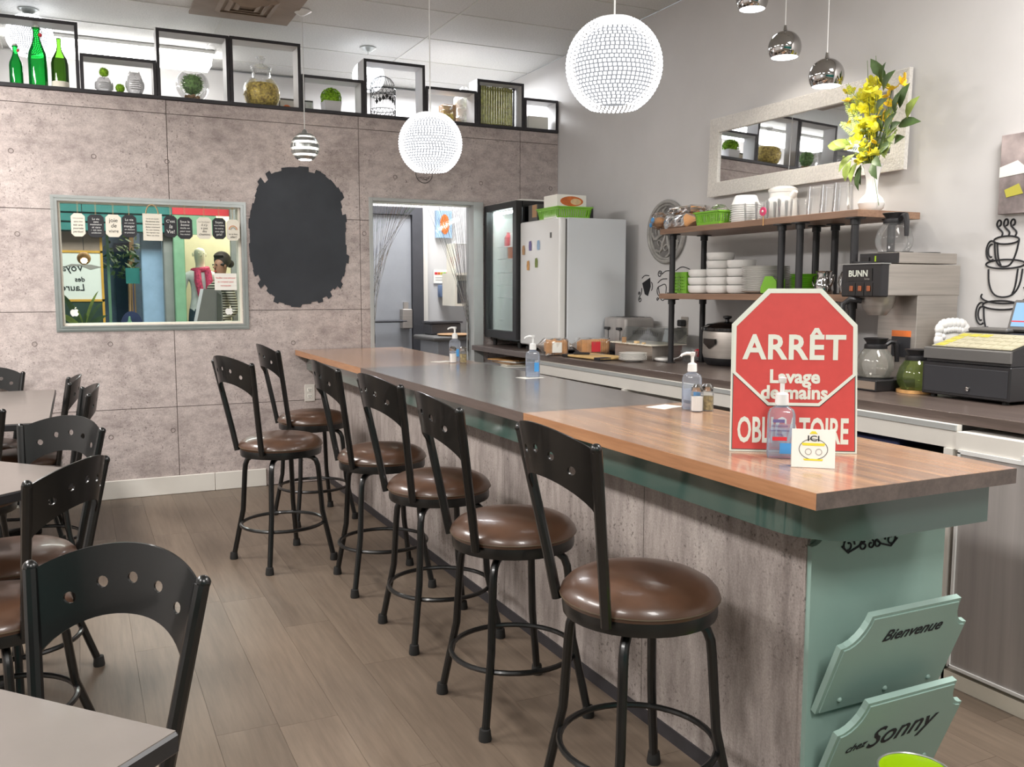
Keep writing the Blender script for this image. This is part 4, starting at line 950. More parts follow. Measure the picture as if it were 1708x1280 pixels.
t_ = thing('glass_canister', 'square glass canister with clamp lid in low shadow box', 'canister', (2.482, LY, LZ))
ob('glass_body', FB(box, -.05, .05, -.045, .045, 0, .085, .012, 2), 'glass', t_); ob('lid', FB(box, -.042, .042, -.038, .038, .09, .118, .01, 2), 'glass', t_); ob('contents', FB(box, -.042, .042, -.038, .038, .004, .06, .008), 'pasta', t_)
cb2 = ob('cardboard_box', FB(box, 2.49, 2.59, 6.34, 6.44, LZ, LZ + .15, .002), 'brown_box', smooth=False); tag(cb2, 'plain cardboard box behind the glass canister', 'box')
bm = BM(); q = random.Random(4)
for (dx, dz, r_) in ((0, .05, .05), (.01, .12, .048), (-.01, .19, .052), (.02, .25, .045)): ball(bm, (2.66 + dx, 6.40, LZ + dz), r_, 14, 10)
for v in bm.verts: v.co += Vector((q.uniform(-1, 1), q.uniform(-1, 1), q.uniform(-1, 1) if v.co.z > LZ + .015 else max(0, LZ - v.co.z))) * .007
for v in bm.verts: v.co.z = max(v.co.z, LZ)
tag(ob('plastic_bag', bm, 'white_foam', smooth=False), 'crumpled white plastic bag stuffed behind the shadow boxes', 'bag')
t_ = thing('bamboo_panel', 'green bamboo slat panel standing in its shadow box', 'panel', (2.893, 6.285, LZ))
for k in range(26): ob('bamboo_slat', FB(lambda b: tube(b, [(-.128 + .0102 * k, 0, .0), (-.128 + .0102 * k + .001 * sin(k * 3), 0, .295 + .004 * sin(k * 7))], .0046, 6)), 'bamboo', t_)
ob('frame', FB(lambda b: (box(b, -.145, -.133, -.008, .012, 0, .30), box(b, .133, .145, -.008, .012, 0, .30), box(b, -.133, .133, .006, .012, .02, .03), box(b, -.133, .133, .006, .012, .27, .28))), 'black_plastic', t_, smooth=False)
ob('binding_cord', FB(lambda b: (tube(b, [(-.13, -.0055, .15), (.13, -.0055, .148)], .0012, 4))), 'twine', t_)
wbx = ob('white_carton', FB(box, 3.12, 3.29, 6.21, 6.30, LZ, LZ + .095, .002), 'paper', smooth=False); tag(wbx, 'small white carton in the corner shadow box', 'box')

# ================================================================== PLAQUES HUNG IN THE INTERIOR WINDOW
PL = [(-.009, .069, 1.651, 1.791, 'c', ['Une journée', 'sans rire', 'est une', 'journée', 'perdue!'], 'cream plaque about a day without laughing, leftmost in the window'), (.083, .175, 1.648, 1.787, 'k', ['La vie', 'sans', 'motivation', 'et sans', '~ est sans', 'satisfaction'], 'black plaque about motivation in the window'),
      (.183, .272, 1.653, 1.790, 'c', ['joie', 'de', 'vivre'], 'cream plaque reading joie de vivre'), (.276, .360, 1.653, 1.790, 'k', ['La vie', 'est courte', 'manger', 'un dessert', 'en premier!'], 'black plaque about eating dessert first'),
      (.396, .509, 1.636, 1.804, 'L', ['La vie est courte', 'Pardonne vite', 'Embrasse lentement', 'Aime vraiment', 'Ris sans retenue', 'Ne regrette rien', 'Vivre en rires'], 'largest cream plaque with looped rope handle in the window'), (.521, .598, 1.659, 1.795, 'k', ["C'est", 'la', 'Vie!'], "black plaque reading c'est la vie"),
      (.601, .690, 1.651, 1.789, 'k', ['Sous la', 'bonne', 'étoile on', 'peut tout', 'Nos étoiles!'], 'black plaque about stars in the window'), (.717, .809, 1.654, 1.792, 'c', ['Le bonheur', "il n'y", 'a pas', 'des', 'chemins'], "cream plaque reading il n'y des"),
      (.814, .896, 1.656, 1.791, 'k', ['Soyez', 'vous-même,', 'les autres', 'sont déjà', 'pris!'], 'black plaque about being yourself'), (.900, .983, 1.648, 1.783, 'r', ['ça va bien', 'aller!'], 'cream plaque with small rainbow, rightmost in the window')]
mat('rb1', C(206, 150, 130), .8); mat('rb2', C(226, 196, 150), .8); mat('rb3', C(150, 170, 180), .8)
for (x0, x1, z0, z1, kd, lines, lb) in PL:
    W_, H_ = x1 - x0, z1 - z0
    t_ = thing('hanging_plaque', lb, 'plaque', ((x0 + x1) / 2, YB - .022, z0), group='plaques hung along the window top')
    c_ = .018 if kd != 'L' else .0008
    o_ = [(-W_ / 2 + c_, 0), (W_ / 2 - c_, 0), (W_ / 2, c_), (W_ / 2, H_ - c_), (W_ / 2 - c_, H_), (-W_ / 2 + c_, H_), (-W_ / 2, H_ - c_), (-W_ / 2, c_)]
    bd = ob('board', FB(plate, o_, [], .006, lambda u, v, w_: (u, -w_, v)), 'black_board' if kd == 'k' else 'cream_board', t_, smooth=False)
    if kd == 'L': ob('rope_handle', FB(tube, [(.036 * cos(radians(a)), -.003, H_ - .003 + .058 * sin(radians(a))) for a in range(0, 181, 12)], .004, 7), 'twine', t_)
    else: ob('hanging_cord', FB(lambda b: (tube(b, [(-.002, -.003, H_ - .01), (-.003, .0, 1.865 - z0)], .0012, 4), tube(b, [(.002, -.003, H_ - .01), (.003, .0, 1.865 - z0)], .0012, 4))), 'twine', t_)
    mi = 'white_ink' if kd == 'k' else 'ink'
    if kd == 'r':
        for k, (r_, m_) in enumerate(((.026, 'rb1'), (.020, 'rb2'), (.014, 'rb3'))): ob('rainbow_arc', FB(tube, [(r_ * cos(radians(a)), -.0065, .07 + r_ * sin(radians(a))) for a in range(0, 181, 15)], .0024, 5), m_, t_)
    n = len(lines); span = H_ * (.72 if kd != 'r' else .28); zc = H_ * (.5 if kd != 'r' else .24)
    for k, tx in enumerate(lines):
        sz = min(span / n * 1.05, W_ * .86 / max(1, len(tx)) * 1.9)
        text('lettering', tx, sz, mi if not (kd == 'c' and k == 0 and n > 3) else 'grey_ink', bd, (0, -.0065, zc + span * (.5 - (k + .5) / n)), shear=.2 if k % 2 else 0)
# note and apple stickers on the glass
t_ = thing('window_notice', 'white printed notice taped to the window at lower right', 'notice', (.892, YB + .022, 1.326))
ob('sheet', FB(box, -.07, .07, -.001, .001, 0, .11), 'paper', t_, smooth=False)
for k, tx in enumerate(('Veuillez vous adresser', 'au comptoir pour', 'commander')): text('lettering', tx, .014, 'red_label', t_, (0, -.0015, .08 - k * .025))
ap = [(0, .018), (.008, .021), (.017, .019), (.022, .014), (.018, .008), (.017, .002), (.02, -.004), (.024, -.007), (.019, -.017), (.012, -.023), (.006, -.022), (0, -.02), (-.006, -.022), (-.012, -.023), (-.019, -.016), (-.024, -.005), (-.024, .006), (-.02, .015), (-.012, .02)]
lf = [(0, .023), (.004, .031), (.011, .036), (.011, .030), (.006, .024)]
for (x, lb) in ((-.013, 'white apple-shaped sticker at the lower left of the window'), (.909, 'white apple-shaped sticker at the lower right of the window')):
    t_ = thing('apple_sticker', lb, 'sticker', (x, YB + .0275, 1.187)); ob('apple', FB(plate, ap, [], .001, lambda u, v, w_: (u, -w_, v)), 'white_ink', t_, smooth=False); ob('apple_leaf', FB(plate, lf, [], .001, lambda u, v, w_: (u, -w_, v)), 'white_ink', t_, smooth=False)
# ================================================================== ON THE BAR
BZ = ZT + .0008
def rrect(w0, d_, r, n=4):
    L = []
    for (cx, cy, a0) in ((w0 / 2 - r, d_ / 2 - r, 0), (-w0 / 2 + r, d_ / 2 - r, 90), (-w0 / 2 + r, -d_ / 2 + r, 180), (w0 / 2 - r, -d_ / 2 + r, 270)):
        L += [(cx + r * cos(radians(a0 + 90 * k / n)), cy + r * sin(radians(a0 + 90 * k / n))) for k in range(n + 1)]
    return L
def loft(bm, secs):
    rings = [[bm.verts.new((x_ * s_, y_ * s_, z)) for x_, y_ in sh] for sh, s_, z in secs]
    for a, b_ in zip(rings, rings[1:]):
        for k in range(len(a)): bm.faces.new((a[k], a[(k + 1) % len(a)], b_[(k + 1) % len(a)], b_[k]))
    bm.faces.new(rings[0][::-1]); bm.faces.new(rings[-1]); return bm
def pump_bottle(label, x, y, rz, big=False):
    t_ = thing('pump_bottle', label, 'pump bottle', (x, y, BZ), rz, 'hand sanitizer pump bottles')
    sh = rrect(.066, .040, .014)
    ob('bottle', FB(loft, [(sh, .93, 0), (sh, 1, .006), (sh, .99, .106), (sh, .86, .118), (sh, .45, .126), (sh, .40, .134)]), 'bottle_clear', t_)
    ob('gel', FB(loft, [(sh, .88, .004), (sh, .93, .03), (sh, .92, .07)]), 'gel_glass', t_)
    fl_ = ob('front_label', FB(box, -.024 if big else .002, .024, -.0206, -.0198, .028, .085 if big else .07), 'blue_label' if not big else 'bottle_clear', t_, smooth=False)
    if big:
        ob('label_band', FB(box, -.022, .012, -.0214, -.0206, .044, .053), 'red_label', fl_, smooth=False); ob('label_band', FB(box, -.022, .006, -.0214, -.0206, .088, .096), 'shelf_label', fl_, smooth=False)
        for k in range(3): text('lettering', ('antiseptique', 'pour les mains', '70 %')[k], .008, 'shelf_label', fl_, (-.006, -.0212, .080 - .011 * k))
        ob('label_band', FB(box, -.004, .026, -.0212, -.0204, .012, .038), 'blue_label', fl_, smooth=False)
    ob('collar', FB(lathe, [(0, .130), (.0165, .130), (.0165, .134), (.0155, .156), (.008, .16), (0, .16)], seg=18), 'white_enamel', t_)
    ob('pump_stem', FB(lathe, [(0, .155), (.0055, .155), (.0055, .182), (.009, .186), (.010, .196), (0, .198)], seg=14), 'white_enamel', t_)
    ob('spout', FB(tube, [(0, 0, .191), (0, .02, .192), (0, .036, .187), (0, .040, .181)] if big else [(.0, 0, .191), (-.02, 0, .192), (-.036, 0, .187), (-.040, 0, .181)], [.006, .0055, .0045, .004], 8), 'white_enamel', t_)
    return t_
pump_bottle('clear sanitizer pump bottle standing in front of the red stop sign', 1.540, 1.683, radians(-36), True)
pump_bottle('clear pump bottle behind the salt shaker near the stop sign', 1.893, 2.51, radians(-25)); pump_bottle('clear pump bottle with blue label standing alone mid bar', 1.912, 3.752, radians(-10)); pump_bottle('clear pump bottle at the far end of the bar with shakers', 1.945, 4.80, radians(-25))
def shaker(label, x, y, fill):
    t_ = thing('glass_shaker', label, 'shaker', (x, y, BZ), 0, 'salt and pepper shakers'); s_ = circle(0, 0, .021, 8)
    ob('glass_body', FB(loft, [(s_, 1, 0), (s_, 1.04, .004), (s_, 1.0, .06), (s_, .82, .07)]), 'glass', t_, smooth=False)
    ob('contents', FB(loft, [(s_, .88, .003), (s_, .9, .05)]), fill, t_, smooth=False)
    ob('steel_cap', FB(lathe, [(.0185, .068), (.0195, .07), (.0195, .084), (.012, .092), (0, .093)], seg=18), 'chrome', t_)
shaker('salt shaker in the pair near the stop sign', 1.872, 2.452, 'salt'); shaker('pepper shaker in the pair near the stop sign', 1.915, 2.452, 'pepper'); shaker('salt shaker in the pair at the far end of the bar', 1.893, 4.70, 'salt'); shaker('pepper shaker in the pair at the far end of the bar', 1.936, 4.655, 'pepper')
for (x, y, rz, lb) in ((1.845, 2.60, .3, 'white card lying on the bar beside the near pump bottle'), (1.895, 3.745, .15, 'white card lying under the lone pump bottle'), (1.868, 4.80, .3, 'white card lying by the far salt shaker')):
    k = ob('paper_card', FB(box, -.055, .055, -.04, .04, 0, .0006), 'paper', None, (x, y, ZT + .0002), (0, 0, rz), smooth=False); tag(k, lb, 'card', 'cards lying on the bar')
# stop sign
sg = thing('stop_sign', 'red octagonal ARRÊT hand washing sign standing on the bar', 'sign', (1.618, 1.726, BZ), radians(-33.2))
SW, SH = .312, .412
outl = [(-.156, 0), (.156, 0), (.149, .322), (.062, SH), (-.068, SH), (-.156, .322)]
def sgf(u, v, w_): return (u, -.004 - w_ + v * .05, v * .9987)
ob('panel', FB(plate, outl, [], .004, sgf), 'sign_white', sg, smooth=False)
def shrink(P_, d_):
    n = len(P_); out_ = []
    for i in range(n):
        p0, p1, p2 = Vector(P_[i - 1]), Vector(P_[i]), Vector(P_[(i + 1) % n]); e1 = (p1 - p0).normalized(); e2 = (p2 - p1).normalized(); n1 = Vector((-e1.y, e1.x)); n2 = Vector((-e2.y, e2.x)); b_ = (n1 + n2).normalized(); out_.append(tuple(p1 + b_ * d_ / max(.3, b_.dot(n1))))
    return out_
oct_ = [(-.152, .199), (-.064, .118), (.062, .118), (.148, .196), (.146, .320), (.060, SH - .004), (-.066, SH - .004), (-.152, .320)]
ob('border_line', FB(plate, shrink(outl, .0045), [shrink(outl, .006)], .0005, lambda u, v, w_: sgf(u, v, w_ + .004)), 'teal_dark', sg, smooth=False)
ob('red_field', FB(plate, shrink(outl, .0062), [], .0005, lambda u, v, w_: sgf(u, v, w_ + .004)), 'red_sign', sg, smooth=False)
ob('octagon_border', FB(plate, oct_, [shrink(oct_, .0075)], .0006, lambda u, v, w_: sgf(u, v, w_ + .0046)), 'sign_white', sg, smooth=False)
ob('octagon_line', FB(plate, [(-.152, .1975), (-.0648, .1162), (.0628, .1162), (.148, .1945), (.148, .1962), (.062, .118), (-.064, .118), (-.152, .1992)], [], .0006, lambda u, v, w_: sgf(u, v, w_ + .0046)), 'ink', sg, smooth=False)
sr = (pi / 2 - .05, 0, 0)
def sgtext(tx, size, u, v, bold=0, sx=1, sz=1, sp=1.0):
    o_ = text('lettering', tx, size, 'sign_white', sg, sgf(u, v, .0052), sr, bold=bold, sx=sx, spacing=sp); o_.scale = (sx, sz, 1); return o_
sgtext('ARRÊT', .086, -.002, .262, .0022, .93, 1, 1.06); sgtext('Lavage', .046, .0, .190, .0016); sgtext('de mains', .046, .0, .150, .0016); sgtext('OBLIGATOIRE', .060, -.002, .052, .0014, .72, 1.5)
ob('stand_strut', FB(plate, [(-.02, 0), (.02, 0), (.01, .2), (-.01, .2)], [], .003, lambda u, v, w_: (u, .09 - v * .36 + w_, v)), 'black_plastic', sg, smooth=False)
# ICI card
ic = thing('tent_card', 'white tent card reading ICI on the bar near corner', 'card', (1.523, 1.557, BZ), radians(-40))
ob('front_leaf', FB(plate, [(-.048, 0), (.048, 0), (.048, .087), (-.048, .087)], [], .0012, lambda u, v, w_: (u, -.012 + v * .16 - w_, v)), 'paper', ic, smooth=False)
ob('back_leaf', FB(plate, [(-.048, 0), (.048, 0), (.048, .087), (-.048, .087)], [], .0012, lambda u, v, w_: (u, .0165 - v * .16 + w_, v)), 'paper', ic, smooth=False)
def icf(u, v, w_): return (u, -.0135 + v * .16 - w_, v)
text('lettering', 'ICI', .018, 'ink', ic, icf(0, .066, .0005), (pi / 2 - .16, 0, 0), bold=.0002, sx=1.3)
for F_, m_ in ((arc(0, .042, .032, .024, 0, 360, 28)[:-1], 'ink'),): ob('printed_ring', FB(plate, F_, [arc(0, .042, .0308, .0228, 0, 360, 28)[:-1]], .0004, icf), m_, ic, smooth=False)
ob('printed_band', FB(plate, [(-.024, .05), (.024, .05), (.026, .056), (-.026, .056)], [], .0005, icf), 'yellow_sign', ic, smooth=False); ob('printed_band', FB(plate, [(-.02, .016), (.02, .016), (.022, .020), (-.022, .020)], [], .0005, icf), 'yellow_sign', ic, smooth=False); ob('printed_top', FB(plate, [(-.009, .077), (.009, .077), (.004, .083), (-.004, .083)], [], .0005, icf), 'yellow_sign', ic, smooth=False)
for u in (-.011, .012): ob('printed_icon', FB(plate, circle(u, .036, .0075, 12), [circle(u, .036, .0062, 12)], .0005, icf), 'grey_ink', ic, smooth=False)
# lime bin at the foot of the bar
bn = thing('lime_pail', 'lime green pail at the bar end, cut by bottom edge', 'pail', (1.635, 1.33, 0))
ob('pail', FB(lathe, [(0, .005), (.06, .005), (.076, .262), (.079, .267), (.076, .268), (.073, .262), (.058, .012), (0, .012)], seg=32), 'lime_bin', bn); ob('rim', FB(tube, [(.0775 * cos(2 * pi * k / 32), .0775 * sin(2 * pi * k / 32), .267) for k in range(32)], .003, 6, True), 'alu', bn)

# ================================================================== ON THE BACK COUNTER
CZ = ZT + .0008
def loaf(label, x, y, rz, L_, W_, H_, tied):
    t_ = thing('bread_loaf', label, 'bread', (x, y, CZ), rz, 'bagged bread loaves')
    sh = rrect(W_, H_, .028); sec = lambda s_, yy: [(x_ * s_, yy, y_ * s_ + H_ / 2) for x_, y_ in sh]
    bm = BM(); rings = []
    for s_, yy in ((.9, -L_ / 2), (1, -L_ / 2 + .012), (1, L_ / 2 - .012), (.9, L_ / 2)): rings.append([bm.verts.new(p) for p in sec(s_, yy)])
    for a, b_ in zip(rings, rings[1:]):
        for k in range(len(a)): bm.faces.new((a[k], a[(k + 1) % len(a)], b_[(k + 1) % len(a)], b_[k]))
    bm.faces.new(rings[0]); bm.faces.new(rings[-1][::-1]); bmesh.ops.recalc_face_normals(bm, faces=bm.faces)
    lo_ = ob('crust', bm, 'bread', t_)
    ob('slice_lines', FB(lambda b: [tube(b, [p for p in sec(1.003, -L_ / 2 + .016 + k * .014)], .0009, 4, True) for k in range(int((L_ - .03) / .014))]), 'bread_pale', lo_)
    q = random.Random(int(x * 100 + y * 77)); bm = BM()
    rings = []
    for i, yy in enumerate([-L_ / 2 - .006 + (L_ + .012) * k / 7 for k in range(8)] + [L_ / 2 + .03, L_ / 2 + .05, L_ / 2 + .075]):
        s_ = 1.06 if i < 8 else (.5, .12, .45)[i - 8]
        rings.append([bm.verts.new((x_ * s_ + q.uniform(-.003, .003), yy + q.uniform(-.003, .003), max(.0, y_ * s_ + H_ / 2 * (1 if i < 8 else 1.1) + q.uniform(-.003, .003)))) for x_, y_ in sh])
    for a, b_ in zip(rings, rings[1:]):
        for k in range(len(a)): bm.faces.new((a[k], a[(k + 1) % len(a)], b_[(k + 1) % len(a)], b_[k]))
    bm.faces.new(rings[0]); ob('plastic_bag', bm, 'wrap', t_, smooth=False)
    if tied: ob('bag_print', FB(lambda b: (box(b, -W_ / 2 * 1.09, -W_ / 2 * 1.075, -.03, .03, .02, H_ * .8))), tied, t_, smooth=False)
    return t_
loaf('bagged sliced loaf beside the white refrigerator, the left one', 2.690, 4.965, radians(72), .13, .10, .105, 'paper'); loaf('bagged sliced loaf beside the white refrigerator, the right one', 2.94, 4.93, radians(80), .18, .105, .105, 'red_label')
cbd = thing('cutting_board', 'pale cutting board with dark grips on the counter', 'cutting board', (2.80, 4.66, CZ), radians(4)); ob('board', FB(box, -.11, .11, -.20, .20, .004, .016, .003), 'cutting', cbd)
for dy in (-.17, .17): ob('grip', FB(box, -.112, -.03, dy - .03, dy + .03, .0, .0165, .002), 'black_plastic', cbd)
kn = thing('bread_knife', 'black handled knife lying on the cutting board', 'knife', (2.76, 4.74, CZ + .0165), radians(-40)); ob('handle', FB(box, -.06, .04, -.012, .012, 0, .014, .004), 'black_plastic', kn); ob('blade', FB(box, .04, .13, -.010, .010, .003, .005), 'steel', kn, smooth=False)
def plate_mesh(r): return FB(lathe, [(0, .002), (r * .55, .002), (r * .6, 0), (r * .64, .002), (r * .96, .011), (r, .0135), (r * .96, .0145), (r * .62, .006), (0, .005)], seg=32)
ORD = ['lowest', 'second', 'third', 'fourth', 'fifth', 'sixth', 'seventh', 'eighth', 'ninth', 'tenth', 'eleventh', 'twelfth', 'thirteenth', 'fourteenth', 'fifteenth']
p0 = None
for k in range(6):
    if p0 is None: p0 = ob('saucer', plate_mesh(.082), 'white_ceramic', None, (2.86, 4.35, CZ)); o_ = p0
    else: o_ = inst('saucer', p0, None, (2.86, 4.35, CZ + k * .0072))
    tag(o_, ORD[k] + ' from below in the small saucer stack by the cutting board', 'saucer', 'saucers on the counter')
bd = thing('butter_dispenser', 'white domed butter spreader lid lying on counter near the wall', 'lid', (3.035, 4.285, CZ)); ob('disc', FB(lathe, [(0, .004), (.055, .004), (.06, .012), (.055, .02), (.02, .024), (0, .024)], seg=28), 'white_ceramic', bd); ob('feet', FB(lambda b: [cyl(b, (.04 * cos(k * 2.1), .04 * sin(k * 2.1), 0), .005, .006, 8) for k in range(3)]), 'white_ceramic', bd); ob('lever', FB(tube, [(.05, -.01, .012), (.075, -.03, .02), (.085, -.045, .035)], .003, 6), 'white_ceramic', bd)
tr = thing('condiment_tray', 'steel condiment tray with white insert board and clear cover', 'condiment tray', (3.08, 4.545, CZ))
bm = BM(); box(bm, -.09, -.086, -.2, .2, 0, .085); box(bm, .116, .12, -.2, .2, 0, .085); box(bm, -.086, .116, -.2, -.196, 0, .085); box(bm, -.086, .116, .196, .2, 0, .085); box(bm, -.086, .116, -.196, .196, 0, .003); ob('steel_pan', bm, 'steel', tr, smooth=False)
sc_ = []
for k in range(10): sc_ += [(-.12, -.23 + k * .046), (-.12, -.23 + k * .046 + .028), (-.108, -.23 + k * .046 + .034), (-.108, -.23 + k * .046 + .042)]
ob('insert_board', FB(plate, [(.13, .23), (.13, -.23)][::-1] and [(.13, -.23), (.13, .23)] + sc_[::-1], [], .006, lambda u, v, w_: (u, v, .086 + w_)), 'cream_board', tr, smooth=False)
bm = BM()
cs = [[(-.06, -.2, .093), (.15, -.2, .093), (.15, .2, .093), (-.06, .2, .093)], [(-.02, -.19, .185), (.16, -.19, .185), (.16, .19, .185), (-.02, .19, .185)]]
V_ = [[bm.verts.new(p) for p in r_] for r_ in cs]
for k in range(4): bm.faces.new((V_[0][k], V_[0][(k + 1) % 4], V_[1][(k + 1) % 4], V_[1][k]))
bm.faces.new(V_[1]); ob('clear_cover', bm, 'smoke', tr, smooth=False)
ob('butter_pats', FB(lambda b: (box(b, -.10, -.075, -.05, -.02, .092, .106, .003), box(b, -.105, -.085, -.13, -.11, .092, .102, .003))), 'bread_pale', tr)
ob('tasting_tag', FB(box, -.115, -.10, .06, .085, .092, .125), 'brown_box', tr, (0, 0, 0), smooth=False)
ts = thing('steel_toaster', 'four slice brushed steel toaster behind the tray', 'toaster', (3.19, 4.90, CZ))
ob('body', FB(box, -.105, .115, -.12, .14, .012, .235, .02, 3), 'brushed', ts); ob('base', FB(box, -.10, .11, -.115, .135, 0, .014), 'black_plastic', ts, smooth=False); ob('top_slots', FB(lambda b: [box(b, -.07 + .05 * k, -.05 + .05 * k, -.10, .12, .2345, .2362) for k in range(4)]), 'black_plastic', ts, smooth=False)
for dy in (-.06, .08): ob('lever', FB(lambda b: (box(b, -.1065, -.104, dy - .003, dy + .003, .06, .17), box(b, -.125, -.104, dy - .025, dy + .025, .155, .172, .004))), 'black_plastic', ts)
ob('vent_slots', FB(lambda b: [box(b, -.05 + .014 * k, -.043 + .014 * k, -.1212, -.1196, .13, .155) for k in range(9)]), 'black_plastic', ts, smooth=False)
def tumbler(bm, r, h, up=True):
    prof = [(0, .003), (r * .82, .003), (r * .84, 0), (r, h), (r * .95, h), (r * .8, .008), (0, .008)]
    return lathe(bm, prof if up else [(a, h - z) for a, z in prof], seg=18)
for i, (x, y, lb) in enumerate(((3.27, 4.27, 'glass bowl of red sweetener packets by the wall'), (3.115, 4.16, 'small glass bowl beside the slow cooker'))):
    t_ = thing('glass_bowl', lb, 'bowl', (x, y, CZ)); ob('bowl', FB(lathe, [(.025, 0), (.04, .02), (.05, .06), (.052, .065)], seg=20), 'glass', t_)
    if i == 0: ob('packets', FB(lambda b: [box(b, -.02 + .012 * k, -.017 + .012 * k, -.025, .02, .02 + .003 * k, .06 + .004 * (k % 2)) for k in range(4)]), 'red_label', t_, smooth=False)
sk = thing('slow_cooker', 'oval steel slow cooker with black lid behind the stop sign', 'slow cooker', (3.20, 3.94, CZ))
ov = circle(0, 0, .115, 32, .155)
ob('base', FB(loft, [(ov, .80, 0), (ov, .9, .012), (ov, .95, .04)]), 'black_plastic', sk); ob('steel_shell', FB(loft, [(ov, .95, .04), (ov, .99, .06), (ov, .99, .175), (ov, .96, .185)]), 'steel', sk); ob('crock_rim', FB(loft, [(ov, 1.0, .185), (ov, 1.05, .19), (ov, 1.05, .203), (ov, .95, .207)]), 'dark_gloss', sk)
ld = ob('lid', FB(loft, [(ov, .98, .205), (ov, .8, .222), (ov, .4, .234), (ov, .1, .238)]), 'dark_gloss', sk); ob('lid_knob', FB(lathe, [(.012, .235), (.01, .248), (.024, .256), (.024, .266), (0, .27)], seg=16), 'black_plastic', ld)
ob('control_panel', FB(lambda b: plate(b, [(-.05, .05), (.0, -.03 + .05), (.05, .05), (.048, .075), (-.048, .075)], [], .01, lambda u, v, w_: (-.112 - w_, u, v + .07))), 'dark_gloss', sk); ob('side_handle', FB(lambda b: (box(b, -.03, .03, -.185, -.15, .13, .16, .006), box(b, -.03, .03, .15, .185, .13, .16, .006))), 'black_plastic', sk)
# ------------------------------------------------------------------ coffee machine
cm = thing('coffee_machine', 'steel commercial coffee brewer with black front panel', 'coffee machine', (2.885, 2.72, CZ))
ob('column', FB(box, .215, .455, -.10, .10, .0, .39, .002), 'steel', cm, smooth=False)
hd = ob('brew_head', FB(box, .045, .46, -.102, .102, .385, .512, .003), 'steel', cm, smooth=False)
fp = ob('front_panel', FB(box, .0, .046, -.104, .104, .38, .514, .005), 'black_plastic', cm)
ob('trim', FB(box, -.002, .05, -.106, .106, .512, .516), 'alu', fp, smooth=False)
ob('name_plate', FB(box, -.003, .001, -.06, .075, .445, .495), 'black_metal', fp, smooth=False)
text('lettering', 'BUNN', .036, 'sign_white', fp, (-.0035, .012, .474), (pi / 2, 0, -pi / 2), bold=.0008)
text('lettering', 'Series', .011, 'grey_ink', fp, (-.0035, -.035, .453), (pi / 2, 0, -pi / 2))
for dy in (-.045, .0, .045):
    s_ = ob('switch_plate', FB(box, -.002, .001, dy - .019, dy + .019, .385, .437), 'black_metal', fp, smooth=False); ob('rocker', FB(box, -.008, -.001, dy - .008, dy + .008, .403, .425, .002), 'rocker', s_)
ob('brew_funnel', FB(lathe, [(0, .305), (.035, .305), (.058, .335), (.068, .37), (.07, .384), (0, .384)], (.10, 0, 0), 24), 'steel', cm); ob('funnel_handle', FB(tube, [(.03, .02, .365), (-.01, .045, .37), (-.03, .06, .35), (-.032, .06, .28)], [.012, .012, .011, .009], 8), 'black_plastic', cm)
ob('warning_label', FB(lambda b: (box(b, .212, .215, -.075, .02, .215, .24))), 'orange', cm, smooth=False); ob('instruction_label', FB(lambda b: (box(b, .2125, .215, -.075, .02, .13, .214))), 'black_board', cm, smooth=False)
wb_ = ob('warmer_base', FB(box, -.005, .22, -.105, .105, .0, .045, .003), 'black_plastic', cm, smooth=False); ob('warmer_plate', FB(cyl, (.1, 0, .045), .075, .005, 28), 'black_metal', wb_); ob('base_trim', FB(box, -.007, -.004, -.1, .1, .008, .04), 'vent_brown', wb_, smooth=False)
uw = ob('upper_warmer', FB(box, .10, .44, -.098, .098, .516, .560, .002), 'steel', cm, smooth=False); ob('warmer_front', FB(box, .094, .102, -.098, .098, .517, .559), 'black_plastic', uw, smooth=False); ob('warmer_switch', FB(box, .089, .095, .045, .085, .523, .543), 'black_metal', uw, smooth=False); ob('indicator', FB(box, .0925, .095, .012, .018, .525, .548), 'lime_bin', uw, smooth=False)
for xq in (.19, .35): ob('warmer_plate', FB(cyl, (xq, 0, .56), .07, .005, 28), 'black_metal', uw)
ob('water_lid', FB(lathe, [(0, .516), (.05, .516), (.05, .524), (0, .525)], (.045, .03, 0), 24), 'black_plastic', cm)
def carafe(label, loc, rz, liquid=None, gl='glass'):
    t_ = thing('coffee_carafe', label, 'carafe', loc, rz, 'glass coffee carafes')
    ob('glass_bowl', FB(lathe, [(0, .0), (.058, .0), (.072, .025), (.075, .05), (.066, .085), (.048, .112), (.042, .12)], seg=32), gl, t_)
    if liquid: ob('coffee', FB(lathe, [(0, .003), (.056, .003), (.069, .025), (.072, .05), (.065, .082), (0, .083)], seg=28), liquid, t_)
    ob('collar', FB(lathe, [(.044, .114), (.046, .118), (.044, .134), (.036, .136)], seg=24), 'black_plastic', t_)
    ob('lid', FB(lathe, [(.036, .134), (.038, .142), (.05, .158), (.046, .16), (0, .152)], seg=24), 'black_plastic', t_)
    ob('handle', FB(tube, [(-.036, 0, .126), (-.062, 0, .143), (-.083, 0, .143), (-.092, 0, .12), (-.095, 0, .06)], [.010, .011, .012, .011, .009], 8), 'black_plastic', t_)
    return t_
carafe('clear glass carafe on the top warmer of the coffee machine', (3.065, 2.72, CZ + .5655), radians(70)); carafe('glass carafe of pale liquid on the lower warmer', (2.985, 2.72, CZ + .0505), radians(160), None, 'milky')
cf = carafe('green tinted glass carafe on a round wooden trivet', (3.02, 2.540, CZ + .0135), radians(150), None, 'green_tea')
tv = ob('wooden_trivet', FB(cyl, (3.018, 2.540, CZ), .073, .012, 28), 'cork'); tag(tv, 'round wooden trivet under the green carafe', 'trivet')
of = thing('ornate_frame', 'small ornate white carved frame between coffee machine and cash register', 'frame', (3.245, 2.565, CZ))
bm = BM()
